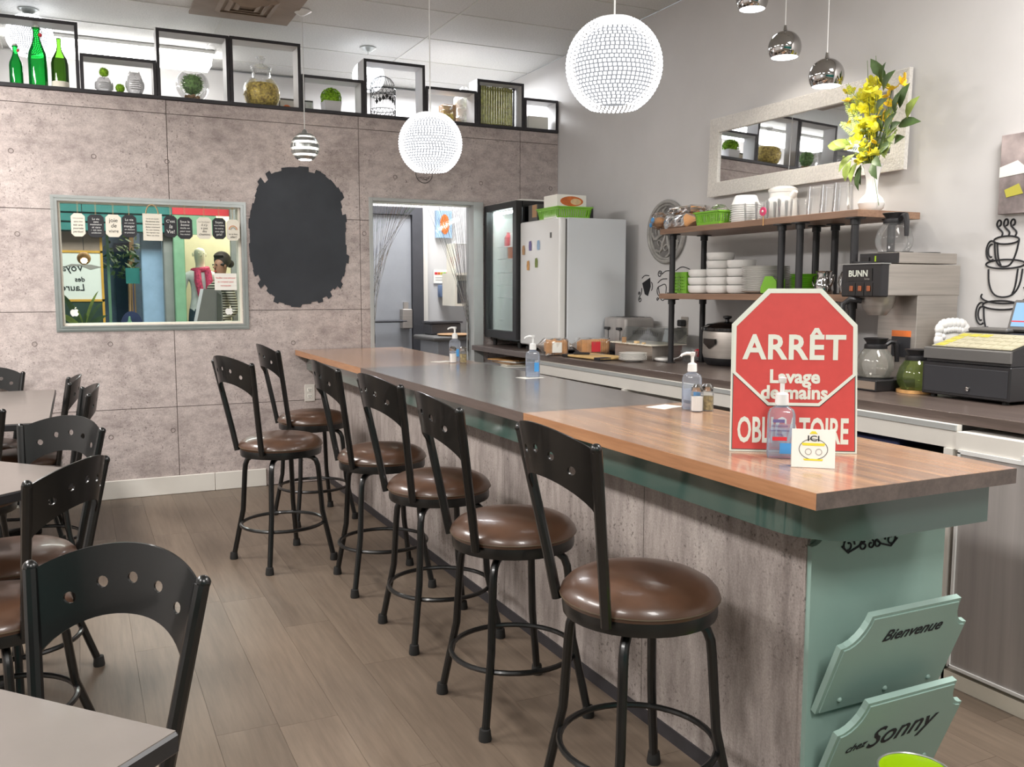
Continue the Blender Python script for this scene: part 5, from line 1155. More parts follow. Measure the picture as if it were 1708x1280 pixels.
for k in range(44):
    a = 2 * pi * k / 44; r_ = 1 / max(abs(cos(a)), abs(sin(a))) ** .8
    ball(bm, (.082 * cos(a) * r_, 0, .15 + .122 * sin(a) * r_), .02 + .004 * (k % 2), 8, 6, 1, .6, 1)
for k in range(30):
    a = 2 * pi * k / 30; r_ = 1 / max(abs(cos(a)), abs(sin(a))) ** .8; ball(bm, (.06 * cos(a) * r_, -.006, .15 + .098 * sin(a) * r_), .013, 8, 6, 1, .6, 1)
ob('carved_border', bm, 'white_ceramic', of); ob('panel', FB(box, -.055, .055, -.004, .004, .05, .25), 'paper', of, smooth=False); ob('foot', FB(box, -.07, .07, -.02, .02, 0, .03, .006), 'white_ceramic', of)
# ------------------------------------------------------------------ cash register
cr = thing('cash_register', 'black cash register with keypad, screen and cash drawer', 'cash register', (2.955, 2.275, CZ))
dw = ob('cash_drawer', FB(box, 0, .37, -.185, .185, .012, .135, .003), 'black_plastic', cr, smooth=False); ob('drawer_front', FB(box, -.003, .001, -.175, .175, .022, .122, .002), 'black_board', dw, smooth=False); ob('lock', FB(lathe, [(0, .008), (.008, .006), (.010, 0)], seg=14), 'chrome', dw, (-.003, -.02, .045), (0, -pi / 2, 0))
for q in (.03, .33):
    for s_ in (-.15, .15): ob('foot', FB(cyl, (q, s_, 0), .012, .013, 10), 'rubber', dw)
kb = ob('keypad_body', FB(lambda b: plate(b, [(0.0, .0), (.31, .0), (.31, .11), (.22, .108), (.0, .052)], [], .35, lambda u, v, w_: (u + .01, w_ - .175, v + .137))), 'black_plastic', cr, smooth=False)
ob('keypad_lip', FB(lambda b: plate(b, [(-.012, .012), (.0, .012), (.0, .055), (-.012, .05)], [], .36, lambda u, v, w_: (u + .01, w_ - .18, v + .137))), 'grey_plastic', kb, smooth=False)
sl = (.108 - .052) / .22
ob('keypad_sheet', FB(box, .012, .195, -.165, .165, 0, .003), 'keypad', kb, (.01, 0, .1905), (0, -math.atan(sl), 0), smooth=False)
for i in range(4):
    for j in range(7): ob('key', FB(box, .018 + .043 * i, .018 + .043 * i + .034, -.16 + .046 * j, -.16 + .046 * j + .038, .003, .0045), ('yellow_label' if (j in (6,) or i == 3 and j > 3) else 'keypad'), kb, (.01, 0, .1905), (0, -math.atan(sl), 0), smooth=False)
dp = ob('display_head', FB(box, -.012, .02, -.15, .09, 0, .125, .006), 'grey_plastic', cr, (.27, -.06, .25), (0, radians(18), 0)); ob('display_screen', FB(box, -.0135, -.0115, -.135, .075, .018, .112), 'screen', dp, smooth=False)
ob('display_band', FB(box, -.0142, -.013, -.135, .075, .035, .040), 'red_label', dp, smooth=False)
ob('printer_hood', FB(box, .225, .32, .0, .17, .245, .262, .006), 'grey_plastic', cr)
# ================================================================== PIPE SHELVES AND WHAT STANDS ON THEM
su = thing('pipe_shelf', 'two tier wood shelf on black pipe posts over the counter', 'shelf', (2.97, 2.83, CZ))
Z1, Z2 = 1.3105 - CZ, 1.668 - CZ
for (z, nm) in ((Z1, 'lower_board'), (Z2, 'upper_board')):
    b0 = ob(nm, FB(box, 0, .37, 0 if z == Z2 else .005, 1.43, z - .03, z, .001), 'shelf_wood', su, smooth=False)
for X_ in (.035, .25):
    for Y_ in (.045, .37, .49, 1.355):
        if X_ > .1 and Y_ < .1: pass
        for z0, z1 in ((0, Z1 - .03), (Z1, Z2 - .03)):
            p_ = ob('pipe_post', FB(cyl, (X_, Y_, z0), .0165, z1 - z0, 14), 'black_plastic', su)
            ob('flange', FB(lambda b: (cyl(b, (X_, Y_, z1 - .005), .042, .005, 20), lathe(b, [(.0165, z1 - .03), (.021, z1 - .03), (.021, z1 - .005)], (X_, Y_, 0), 16), cyl(b, (X_, Y_, z0), .028, .005, 20))), 'black_plastic', p_)
S1, S2 = 1.3105 + .001, 1.668 + .001
t_ = thing('square_basket', 'lime green perforated square basket on the lower shelf', 'basket', (3.122, 4.185, S1))
for sd in range(4):
    ca, sa = cos(sd * pi / 2), sin(sd * pi / 2)
    hs = [circle(-.05 + .0167 * i, .02 + .017 * j, .0045, 6) for i in range(7) for j in range(5)]
    ob('perforated_side', FB(plate, [(-.066, 0), (.066, 0), (.07, .118), (-.07, .118)], hs, .003, lambda u, v, w_: ((u) * ca - (-.068 - .003 * v / .118 + w_) * sa, (u) * sa + (-.068 - .003 * v / .118 + w_) * ca, v)), 'lime', t_, smooth=False)
ob('bottom', FB(box, -.065, .065, -.065, .065, 0, .003), 'lime', t_, smooth=False)
bowl_me = None
for si, (x, y, n, lb) in enumerate(((3.09, 4.03, 3, 'shortest'), (3.10, 3.885, 5, 'tallest'), (3.12, 3.74, 4, 'rightmost'))):
    for k in range(n):
        if bowl_me is None: bowl_me = ob('soup_bowl', FB(lathe, [(0, .003), (.05, .003), (.052, 0), (.064, .003), (.071, .012), (.0735, .026), (.0745, .042), (.0725, .043), (.069, .026), (.06, .009), (0, .006)], seg=28), 'white_ceramic', None, (x, y, S1)); o_ = bowl_me
        else: o_ = inst('soup_bowl', bowl_me, None, (x, y, S1 + k * .0432))
        tag(o_, ('topmost' if k == n - 1 else ORD[k] + ' from below') + ' white bowl in the ' + lb + ' bowl stack', 'bowl', 'white bowls on the lower shelf')
dp_ = None
for k in range(15):
    if dp_ is None: dp_ = ob('dinner_plate', plate_mesh(.118), 'white_ceramic', None, (3.115, 3.548, S1)); o_ = dp_
    else: o_ = inst('dinner_plate', dp_, None, (3.115, 3.548, S1 + k * .0088))
    tag(o_, ORD[k] + ' from below in the white dinner plate stack on the lower shelf', 'plate', 'white dinner plates')
gp = None
for k in range(10):
    if gp is None: gp = ob('green_plate', plate_mesh(.08), 'lime', None, (3.113, 3.26, S1)); o_ = gp
    else: o_ = inst('green_plate', gp, None, (3.113, 3.26, S1 + k * .0088))
    tag(o_, ORD[k] + ' from below in the green plate stack behind the posts', 'plate', 'green plates')
t_ = thing('napkin_holder', 'lime green plastic tray leaning on the lower shelf', 'holder', (3.04, 3.41, S1)); ob('front', FB(plate, [(-.06, 0), (.05, 0), (.05, .06), (.02, .085), (-.03, .085), (-.06, .03)], [], .004, lambda u, v, w_: (-.02 - w_, -u, v)), 'lime', t_, smooth=False); ob('base', FB(box, -.024, .03, -.05, .06, 0, .004), 'lime', t_, smooth=False); ob('back', FB(plate, [(-.06, 0), (.05, 0), (.05, .07), (-.06, .07)], [], .004, lambda u, v, w_: (.03 - w_, -u, v)), 'lime', t_, smooth=False)
for (x, y, k, lb) in ((3.06, 3.10, 0, 'steel cream pitcher with flared spout on the lower shelf'), (3.07, 2.955, 1, 'steel teapot with lid on the lower shelf next to the coffee machine')):
    t_ = thing('steel_pitcher', lb, 'pitcher', (x, y, S1))
    if k == 0: ob('body', FB(lathe, [(0, 0), (.04, 0), (.044, .02), (.04, .05), (.03, .075), (.034, .1), (.038, .104), (.036, .104)], seg=24), 'chrome', t_)
    else: ob('body', FB(lathe, [(0, 0), (.042, 0), (.043, .005), (.040, .09), (.036, .1), (.02, .105), (.006, .108), (.006, .116), (0, .118)], seg=24), 'chrome', t_)
    ob('handle', FB(tube, [(0, .036, .085), (0, .062, .08), (0, .068, .05), (0, .05, .022), (0, .04, .02)], .0035, 6), 'chrome', t_); ob('spout', FB(tube, [(0, -.036, .04), (0, -.052, .06), (0, -.06, .088)], [.011, .008, .006], 8), 'chrome', t_)
# upper shelf
loaf('bagged bread roll loaf at the left end of the upper shelf', 3.06, 4.16, radians(175), .20, .13, .075, None); loaf('bagged flat loaf lying on top of the upper shelf loaf', 3.07, 4.14, radians(182), .18, .12, .04, None).location.z = S2 + .0805
for o_ in [q for q in COL.objects if q.name.startswith('bread_loaf') and abs(q.location.x - 3.06) < .003]: o_.location.z = S2
t_ = thing('bread_bag', 'clear bread bag end with blue print hanging off the shelf', 'bag', (3.02, 4.335, S2)); bm = BM(); ball(bm, (0, 0, .05), .055, 16, 12, 1, .9, .9); q = random.Random(12)
for v in bm.verts: v.co += Vector((q.uniform(-1, 1), q.uniform(-1, 1), q.uniform(-.3, 1))) * .008
ob('film', bm, 'wrap', t_, smooth=False); ob('bun', FB(ball, (.0, .0, .042), .04, 14, 10, 1, 1, .8), 'bread', t_); ob('blue_print', FB(lambda b: (ball(b, (-.048, .0, .055), .016, 8, 6, .4), ball(b, (-.04, .03, .03), .014, 8, 6, .4))), 'blue_label', t_)
basket('plastic_basket', 'lime green slotted basket with bag on the upper shelf', (3.06, 3.865, S2), .15, .20, .068, 'lime', 9)
bm = BM(); ball(bm, (0, 0, .055), .06, 14, 10, .9, 1.1, .8); q = random.Random(5)
for v in bm.verts: v.co += Vector((q.uniform(-1, 1), q.uniform(-1, 1), q.uniform(-1, 1))) * .008
tag(ob('bun_bag', bm, 'wrap', None, (3.06, 3.865, S2 + .005), smooth=False), 'crinkled clear bag of buns in the upper shelf basket', 'bag')
fb = None
for k in range(9):
    if fb is None: fb = ob('foam_bowl', FB(lathe, [(.075, 0), (.076, .004), (.07, .006), (.055, .045), (.05, .05), (0, .05)], seg=26), 'white_foam', None, (3.08, 3.672, S2)); o_ = fb
    else: o_ = inst('foam_bowl', fb, None, (3.08, 3.672, S2 + k * .0108))
    tag(o_, ('topmost' if k == 8 else ORD[k] + ' from below') + ' upturned foam bowl in the upper shelf stack', 'bowl', 'foam bowls on the upper shelf')
jg = thing('white_jug', 'squat white lidded jug behind the upper shelf glasses', 'jug', (3.24, 3.58, S2)); ob('body', FB(lathe, [(0, 0), (.075, 0), (.08, .03), (.078, .11), (.068, .125), (.07, .15), (0, .155)], seg=28), 'white_ceramic', jg); ob('lid', FB(lathe, [(.072, .15), (.074, .165), (.05, .18), (0, .184)], seg=28), 'white_ceramic', jg); ob('spout', FB(tube, [(0, -.065, .13), (0, -.09, .15)], [.02, .012], 10), 'white_ceramic', jg)
gl0 = BM(); tumbler(gl0, .036, .088); gm = None
spots = [(3.02, 3.56), (3.02, 3.48), (3.02, 3.40), (3.02, 3.32), (3.10, 3.52), (3.10, 3.44), (3.10, 3.36), (3.10, 3.28)]
for i, (x, y) in enumerate(spots):
    if gm is None: gm = ob('water_glass', gl0, 'tumbler', None, (x, y, S2)); o_ = gm
    else: o_ = inst('water_glass', gm, None, (x, y, S2))
    tag(o_, ['first', 'second', 'third', 'fourth'][i % 4] + ' short glass from the foam bowls in the ' + ('front' if i < 4 else 'back') + ' row', 'glass', 'short glasses on the upper shelf')
gt = BM(); tumbler(gt, .038, .125, False); gm2 = None
for i, (x, y) in enumerate([(3.02, 3.13), (3.02, 3.05), (3.02, 2.975), (3.10, 3.11), (3.10, 3.03)]):
    if gm2 is None: gm2 = ob('tall_glass', gt, 'tumbler', None, (x, y, S2)); o_ = gm2
    else: o_ = inst('tall_glass', gm2, None, (x, y, S2))
    tag(o_, ['first', 'second', 'third', 'first', 'second'][i] + ' upturned tall glass left of the vase in the ' + ('front' if i < 3 else 'back') + ' row', 'glass', 'tall glasses on the upper shelf')
pt_ = thing('flower_pick', 'pink paper flower pick on the upper shelf edge', 'decoration', (2.964, 3.405, 1.64)); ob('petals', FB(plate, circle(0, .062, .021, 16), [], .005, lambda u, v, w_: (-w_, -u, v)), 'pink', pt_, smooth=False); ob('button', FB(ball, (-.006, 0, .062), .006, 10, 8, .5), 'trim_white', pt_); ob('pick_stick', FB(tube, [(0, 0, -.005), (0, 0, .05)], .002, 5), 'cork', pt_)
# vase with artificial flowers
VX, VY = 3.12, 2.90
vz = ob('flower_vase', FB(lathe, [(0, .0), (.036, .0), (.05, .012), (.056, .035), (.048, .055), (.028, .075), (.024, .10), (.026, .14), (.036, .185), (.044, .20), (.041, .2), (.03, .18), (.02, .12), (0, .11)], (VX, VY, S2), 28), 'white_ceramic'); tag(vz, 'white ceramic vase with flared neck at the end of the upper shelf', 'vase')
bq = thing('flower_bouquet', 'artificial bouquet of yellow flowers and green leaves', 'bouquet', (VX, VY, S2 + .19))
q = random.Random(21)
fm = FB(lambda b: [plate(b, [(0, -.003), (.012, -.011), (.024, -.006), (.027, .003), (.02, .011), (.008, .008)], [], .0008, lambda u, v, w_: ((u * cos(k * 1.257) - v * sin(k * 1.257)), (u * sin(k * 1.257) + v * cos(k * 1.257)), u * .55 + w_)) for k in range(5)])
f0 = None
def flower(loc, m_='petal', sc=1.0):
    global f0
    if f0 is None: o_ = ob('flower', fm, 'petal', bq, loc, smooth=False); f0 = o_
    else: o_ = inst('flower', f0, bq, loc)
    o_.rotation_euler = (q.uniform(-1.2, 1.2), q.uniform(-1.2, .2), q.uniform(0, 6)); o_.scale = (sc,) * 3
    if m_ != 'petal': o_.material_slots[0].link = 'OBJECT'; o_.material_slots[0].material = M[m_]
    return o_
# u: to the right in the photo is -Y
for k in range(95):
    z = q.uniform(.02, .36); wd = .045 + .02 * sin(z * 9); flower((q.uniform(-.05, .03), q.gauss(.028, wd * .55), z), 'petal', q.uniform(.7, 1.1))
for (y, z) in ((.135, .335), (.115, .29), (.12, .20), (-.165, .31), (-.18, .325), (-.10, .30), (-.085, .28), (-.085, .245), (-.06, .20), (-.065, .185), (-.01, .1), (.01, .06)): flower((q.uniform(-.04, 0), y, z), 'petal_orange' if y < .13 else 'petal', 1.1)
lm = FB(lambda b: plate(b, [(0, 0), (.02, .014), (.045, .02), (.07, .014), (.095, 0), (.07, -.014), (.045, -.02), (.02, -.014)], [], .0008, lambda u, v, w_: (u, v, .012 * sin(u * 30) + abs(v) * .35 + w_), .012)); l0 = None
LEAVES = [(-.05, .36, 120, 'leaf'), (-.03, .33, 60, 'leaf'), (-.075, .30, 40, 'leaf'), (-.05, .22, 20, 'leaf'), (-.15, .19, 75, 'leaf'), (-.19, .17, 45, 'leaf_light'), (-.12, .13, 15, 'leaf'), (-.10, .09, 5, 'leaf'), (-.06, .05, 20, 'leaf'), (-.05, .03, -35, 'leaf'), (-.04, .06, 30, 'leaf'), (-.09, .12, 50, 'leaf'), (-.13, .15, 0, 'leaf'), (.11, .04, -110, 'leaf_light'), (.09, .03, -95, 'leaf_light'), (.075, .02, -80, 'leaf'), (.12, .07, -125, 'leaf_light'), (.05, .0, -100, 'leaf'), (.13, .10, 170, 'leaf_light'), (.10, .10, 160, 'leaf_light'), (-.02, .12, 70, 'leaf'), (-.06, .14, 80, 'leaf'), (-.03, .02, -60, 'leaf'), (.03, .02, 100, 'leaf_light'), (-.16, .215, 60, 'leaf')]
for (y, z, ang_, m_) in LEAVES:
    if l0 is None: o_ = ob('leaf', lm, 'leaf', bq, (q.uniform(-.05, .02), y, z)); l0 = o_
    else: o_ = inst('leaf', l0, bq, (q.uniform(-.05, .02), y, z))
    a = radians(ang_); ex = Vector((q.uniform(-.5, .1), -cos(a), sin(a))).normalized(); nz_ = Vector((-1, q.uniform(-.3, .3), q.uniform(0, .5))); nz_ = (nz_ - ex * nz_.dot(ex)).normalized(); ey = nz_.cross(ex)
    o_.rotation_euler = Matrix((ex, ey, nz_)).transposed().to_euler(); o_.scale = (q.uniform(.9, 1.2),) * 3
    if m_ != 'leaf': o_.material_slots[0].link = 'OBJECT'; o_.material_slots[0].material = M[m_]
for k in range(22):
    y1 = q.uniform(-.13, .10); z1 = q.uniform(.15, .36); ob('stem', FB(tube, [(q.uniform(-.015, .015), q.uniform(-.02, .02), -.06), (q.uniform(-.02, .02), y1 * .35, z1 * .45), (q.uniform(-.04, .02), y1, z1)], .0016, 5), 'stem', bq)
for (y1, z1, y2, z2) in ((-.10, .22, -.17, .32), (-.07, .2, -.105, .30), (.08, .3, .125, .34), (-.03, .3, -.01, .46), (.02, .3, .035, .45), (-.03, -.05, -.06, -.17), (.09, .2, .15, .35)): ob('stem', FB(tube, [(0, y1 * .3, z1 * .3), (-.02, y1, z1), (-.02, y2, z2)], .0012, 5), 'stem', bq)
for (y0, z0, dy, dz) in ((.05, .10, .10, .02), (.06, .17, .06, .12), (.05, .14, .09, .06), (-.07, .17, -.07, .05), (-.05, .05, -.08, .02), (.055, .23, .055, .13), (-.08, .10, -.08, .03)):
    bm = BM(); d_ = Vector((0, dy, dz)); L0 = d_.length; d_.normalize(); n_ = Vector((0, -d_.z, d_.y))
    tube(bm, [(-.02, y0, z0), (-.045, y0 + dy * .5, z0 + dz * .5 + .006), (-.05, y0 + dy, z0 + dz)], [.0016, .0012, .0007], 4)
    for j in range(15):
        s_ = .1 + .9 * j / 14; p = Vector((-.022 - .028 * s_, y0, z0)) + Vector((0, dy, dz)) * s_; L_ = .034 * (1.15 - s_) + .004
        for sgn in (-1, 1):
            e = p + n_ * sgn * L_ + d_ * L_ * .6 + Vector((q.uniform(-.006, .002), 0, 0)); m_ = (p + e) / 2; h_ = d_ * .0035
            bm.faces.new([bm.verts.new(p), bm.verts.new(m_ + h_), bm.verts.new(e), bm.verts.new(m_ - h_)])
    ob('fern_frond', bm, 'leaf_light', bq, smooth=False)
bm = BM()
for k in range(34): ball(bm, (q.uniform(-.05, .01), q.gauss(.025, .03), q.uniform(.0, .16)), q.uniform(.006, .009), 7, 5)
ob('seed_pod', bm, 'sage', bq)['kind'] = 'stuff'
# ================================================================== THE KITCHEN BEHIND THE DOORWAY
d2 = struct(thing('door_2', 'grey metal exit door with panic bar in the kitchen', 'door', (2.22, 7.69, 0))); del d2['category']
ob('door_leaf', FB(box, -.42, .47, -.03, .0, .0, 1.98), 'grey_door', d2, smooth=False)
ob('door_frame', FB(lambda b: (box(b, .475, .575, -.06, .0, 0, 1.985), box(b, -.52, .575, -.06, 0, 1.985, 2.05))), 'dark_frame', d2, smooth=False)
ob('frame_trim', FB(box, .58, .625, -.035, 0, 0, 2.08), 'trim_white', d2, smooth=False)
pb = ob('panic_bar', FB(tube, [(-.25, -.10, 1.055), (.40, -.10, 1.055)], .012, 8), 'dark_frame', d2); ob('latch_box', FB(lambda b: (box(b, .36, .45, -.11, -.03, .99, 1.16, .005), box(b, .39, .43, -.06, -.03, 1.16, 1.22))), 'steel', pb)
# tinsel curtain tied to both sides (nobody could count its strands)
bm = BM(); q = random.Random(15)
for k in range(0, 150, 2):
    x0 = DX0 + .008 + (DX1 - DX0 - .016) * k / 149; y0 = YB + .06 + q.uniform(-.01, .01); left = k < 74; s_ = (k / 74 if left else (150 - k) / 76)
    if left: x1 = DX0 + .012 + .015 * q.random(); zt_ = DZ - .25 - .75 * (1 - abs(s_ - .3)) * (.6 + .4 * q.random())
    else: x1 = DX1 - .012 - .015 * q.random(); zt_ = DZ - .3 - .62 * (.7 + .3 * q.random())
    if .42 < k / 149 < .58 and q.random() < .8: continue
    mid = (x0 * .55 + x1 * .45, y0, DZ - (DZ - zt_) * .42)
    tube(bm, [(x0, y0, DZ - .002), mid, (x1, y0, zt_), (x1, y0, zt_ - .25)], .0012, 3)
o_ = ob('tinsel_curtain', bm, 'chrome', smooth=False); tag(o_, 'silver tinsel string curtain tied back at both sides of the doorway', 'curtain'); o_['kind'] = 'stuff'
pr = ob('curtain_header', FB(box, DX0 + .001, DX1 - .001, YB + .045, YB + .075, DZ - .014, DZ - .001), 'paper', smooth=False); tag(pr, 'white header strip of the tinsel curtain', 'curtain header')
def simple(name, label, cat, bm, m_, group=None): return tag(ob(name, bm, m_), label, cat, group)
t_ = thing('wall_picture', 'picture of a red hand on the kitchen wall', 'picture', (3.0, 7.66, 1.915)); ob('sheet', FB(box, -.07, .08, -.004, .03, -.12, .12), 'pale_blue', t_, smooth=False); ob('red_shape', FB(plate, arc(.01, .0, .045, .09, 0, 360, 14)[:-1], [], .002, lambda u, v, w_: (u, -.005 - w_, v)), 'orange', t_, smooth=False)
t_ = thing('kitchen_rack', 'white wire rack on the kitchen wall', 'rack', (3.18, 7.55, 1.74)); ob('wire_tier', FB(lambda b: [tube(b, [(-.13 + .02 * k, -.05, 0), (-.13 + .02 * k, .14, 0)], .003, 5) for k in range(14)] + [tube(b, [(-.14, y, 0), (.15, y, 0)], .004, 5) for y in (-.05, .14)]), 'white_enamel', t_); ob('side_panel', FB(box, -.14, -.13, -.05, .14, -.29, .0), 'cream_board', t_, smooth=False)
t_ = thing('wall_poster', 'small colour striped poster on the kitchen wall', 'poster', (2.99, 7.69, 1.45)); ob('sheet', FB(box, -.078, .078, -.004, .0, -.062, .062), 'paper', t_, smooth=False)
for k, m_ in enumerate(('red_label', 'orange', 'yellow_label', 'lime', 'pink')): ob('colour_block', FB(box, -.068 + .028 * k, -.068 + .028 * k + .026, -.005, -.003, .015, .038), m_, t_, smooth=False)
for z in (-.01, -.03): ob('print_line', FB(box, -.06, .06, -.005, -.003, z - .004, z), 'grey_ink', t_, smooth=False)
t_ = thing('soap_dispenser', 'blue wall soap dispenser in the kitchen', 'dispenser', (2.99, 7.66, 1.262)); ob('body', FB(box, -.04, .04, -.05, .035, .0, .11, .01, 2), 'blue_grey', t_); ob('nozzle', FB(box, -.012, .025, -.06, -.045, .008, .04), 'pale_blue', t_)
t_ = thing('kitchen_cabinet', 'small open white cabinet on the kitchen wall', 'cabinet', (3.05, 7.27, 1.19)); ob('case', FB(lambda b: (box(b, -.1, .16, .0, .3, 0, .02), box(b, -.1, .16, 0, .3, .265, .285), box(b, -.1, -.08, 0, .3, .02, .265), box(b, -.08, .16, .29, .3, .02, .265))), 'cream_board', t_, smooth=False); ob('dark_tray', FB(box, -.06, .12, .05, .25, .025, .22), 'dark_frame', t_, smooth=False)
simple('black_tub', 'black plastic tub behind the kitchen sink', 'tub', FB(lambda b: (box(b, 2.71, 2.99, 7.23, 7.42, .945, 1.045, .01), box(b, 2.70, 3.0, 7.22, 7.425, 1.045, 1.06))), 'dark_frame')
t_ = thing('kitchen_sink', 'grey rounded kitchen sink counter', 'sink counter', (2.62, 6.93, 0)); ob('worktop', FB(box, 0, .72, 0, .5, .905, .945, .015, 3), 'grey_plastic', t_); ob('cabinet', FB(box, .06, .7, .05, .48, 0, .905), 'grey_door', t_, smooth=False)
simple('serving_tray', 'round brown tray lying on the kitchen counter', 'tray', FB(lathe, [(0, 0), (.13, 0), (.15, .012), (.145, .016), (.12, .006), (0, .006)], (2.86, 7.06, .946), 28), 'brown_box')
simple('steel_pan', 'steel pan standing on the kitchen counter', 'pan', FB(lathe, [(0, 0), (.10, 0), (.11, .05), (.105, .05), (.095, .006), (0, .006)], (3.12, 7.12, .946), 24), 'steel')
# ================================================================== THE MALL SEEN THROUGH THE WINDOW
KY = 11.0
def K(x, z, Y0, Y=KY): k = Y / Y0; return x * k, 1.33 + (z - 1.33) * k
# teal slatted storefront header
t_ = thing('storefront_header', 'teal slatted sign band over the shops across the mall', 'storefront', (0, KY, 1.96))
ob('backing', FB(box, -1.2, 1.02, .03, .10, 0, .9), 'teal_dark', t_, smooth=False)
for k in range(9): ob('slat', FB(box, -1.2, 1.02, 0, .03, .01 + .1 * k, .01 + .1 * k + .082, .004), 'teal', t_, smooth=False)
ob('red_band', FB(box, 1.02, 1.75, .02, .08, .22, .30), 'red_label', t_, smooth=False); ob('cream_header', FB(box, 1.02, 2.6, .03, .10, .30, .9), 'grey_paint', t_, smooth=False); ob('green_header', FB(box, 1.02, 1.5, .03, .1, .0, .22), 'pale_green', t_, smooth=False)
# travel agency sign wall
x0, z0 = K(-.093, 1.25, 8.2, 11.2); x1, z1 = K(.193, 1.627, 8.2, 11.2)
t_ = thing('agency_sign', 'white board with mirrored travel agency lettering across the mall', 'sign', ((x0 + x1) / 2, 11.2, z0)); W_ = x1 - x0 + .25; H_ = z1 - z0
ob('board', FB(box, -W_ / 2 - .2, W_ / 2 - .12, 0, .03, 0, H_), 'pale_sign', t_, smooth=False)
ob('yellow_frame', FB(lambda b: (box(b, -W_ / 2 - .2, W_ / 2 - .1, -.01, .03, H_, H_ + .025), box(b, -W_ / 2 - .2, W_ / 2 - .1, -.01, .03, -.025, 0), box(b, W_ / 2 - .125, W_ / 2 - .1, -.01, .03, -.35, H_ + .26))), 'yellow_paint', t_, smooth=False)
ob('grey_panel', FB(box, -W_ / 2 - .2, W_ / 2 - .12, 0, .03, H_ + .025, H_ + .25), 'vent_brown', t_, smooth=False); ob('dark_panel', FB(box, -W_ / 2 - .2, W_ / 2 - .12, 0, .03, -z0, -.025), 'dark_green', t_, smooth=False)
for tx, sz, dx, dz in (('Voyages', .11, -.16, .345), ('des', .075, -.02, .22), ('Laurentides', .105, -.22, .128)):
    l_ = text('lettering', tx, sz, 'ink', t_, (dx, -.004, dz), bold=.001, shear=.1); l_.scale = (-1, 1, 1)
ob('swoosh', FB(plate, [(-.26, .33), (-.1, .39), (.1, .385), (.2, .36), (.09, .33), (.0, .37), (-.15, .365)], [], .002, lambda u, v, w_: (u, -.003 - w_, v)), 'grey_ink', t_, smooth=False)
# blue interior with door, chair and plant
t_ = thing('shop_interior', 'blue grey office interior across the mall', 'storefront', (.5, 12.0, 0)); ob('back_panel', FB(box, -.3, .45, .3, .34, 0, 2.4), 'blue_grey', t_, smooth=False); ob('dark_opening', FB(box, -.05, .12, .28, .3, .3, 1.9), 'navy', t_, smooth=False); ob('wood_jamb', FB(box, .12, .17, .2, .3, 0, 2.3), 'brown_box', t_, smooth=False); ob('glass_door_edge', FB(box, -.16, -.13, -.4, -.37, 0, 2.2), 'pale_green', t_, smooth=False)
x_, z_ = K(.412, 1.583, 8.6, 11.7); t_ = thing('office_plant', 'bushy green plant in the blue office across the mall', 'plant', (x_, 11.7, 0)); bm = BM(); q = random.Random(8)
for k in range(140):
    c_ = Vector((q.gauss(0, .10), q.gauss(0, .08), z_ + q.gauss(0, .13))); d_ = Vector((q.uniform(-1, 1), q.uniform(-1, 1), q.uniform(-.6, .6))).normalized() * .09; s_ = d_.orthogonal().normalized() * .018; bm.faces.new([bm.verts.new(c_), bm.verts.new(c_ + d_ * .5 + s_), bm.verts.new(c_ + d_), bm.verts.new(c_ + d_ * .5 - s_)])
ob('foliage', bm, 'leaf', t_, smooth=False); ob('trunk', FB(tube, [(0, 0, .3), (.02, 0, z_)], .015, 6), 'brown_box', t_); ob('planter', FB(cyl, (0, 0, 0), .15, .32, 18, .18), 'grey_paint', t_)
x_, z_ = K(.444, 1.446, 8.4, 11.4); t_ = thing('teal_poster', 'square teal poster on a thin stand in the blue office', 'poster', (x_, 11.4, 0)); ob('sheet', FB(box, -.075, .075, 0, .02, z_ - .09, z_ + .09), 'teal', t_, smooth=False); ob('stand', FB(box, -.006, .006, .005, .015, 0, z_ - .09), 'navy', t_, smooth=False)
xa, _ = K(.317, 0, 7.8, 10.4); xb, _ = K(.465, 0, 7.8, 10.4); t_ = thing('office_chair', 'navy round-backed office chair across the mall', 'chair', ((xa + xb) / 2, 10.4, 0)); ob('backrest', FB(plate, arc(0, .94, .11, .16, -20, 200, 16), [], .04, lambda u, v, w_: (u, w_, v)), 'navy', t_); ob('seat', FB(box, -.2, .2, .0, .4, .43, .49, .02), 'navy', t_); ob('pedestal', FB(lambda b: (cyl(b, (0, .2, .08), .03, .35, 10), box(b, -.25, .25, .17, .23, 0, .06), box(b, -.03, .03, -.05, .45, 0, .06), box(b, -.015, .015, .38, .40, .45, .46))), 'black_plastic', t_)
ob('back_bar', FB(box, -.02, .02, .02, .05, .46, .85), 'black_plastic', t_, smooth=False)
# panels between the shops
for (xa, xb, Y0, Y1_, m_, nm, lb) in ((.51, .682, 8.3, 11.3, 'pale_blue', 'blue_column', 'pale blue flat column between the shops'), (.672, .748, 8.1, 11.15, 'grey_paint', 'grey_column', 'grey flat column between the shops'), (.748, .836, 8.05, 11.05, 'pale_green', 'green_column', 'pale green column beside the clothing shop')):
    a, _ = K(xa, 0, Y0, Y1_); b_, _ = K(xb, 0, Y0, Y1_); simple(nm, lb, 'column', FB(box, a, b_, Y1_, Y1_ + .15, 0, 2.6, .01), m_)
struct(ob('wall_shop', FB(box, 1.05, 3.4, 12.2, 12.3, 0, ZC), 'cream', smooth=False), 'cream wall of the clothing shop window')
xa, _ = K(1.144, 0, 7.6, 10.9); simple('shop_door_post', 'grey metal door post at the right of the clothing shop', 'post', FB(box, xa, xa + .12, 10.9, 11.0, 0, 2.6), 'grey_paint')
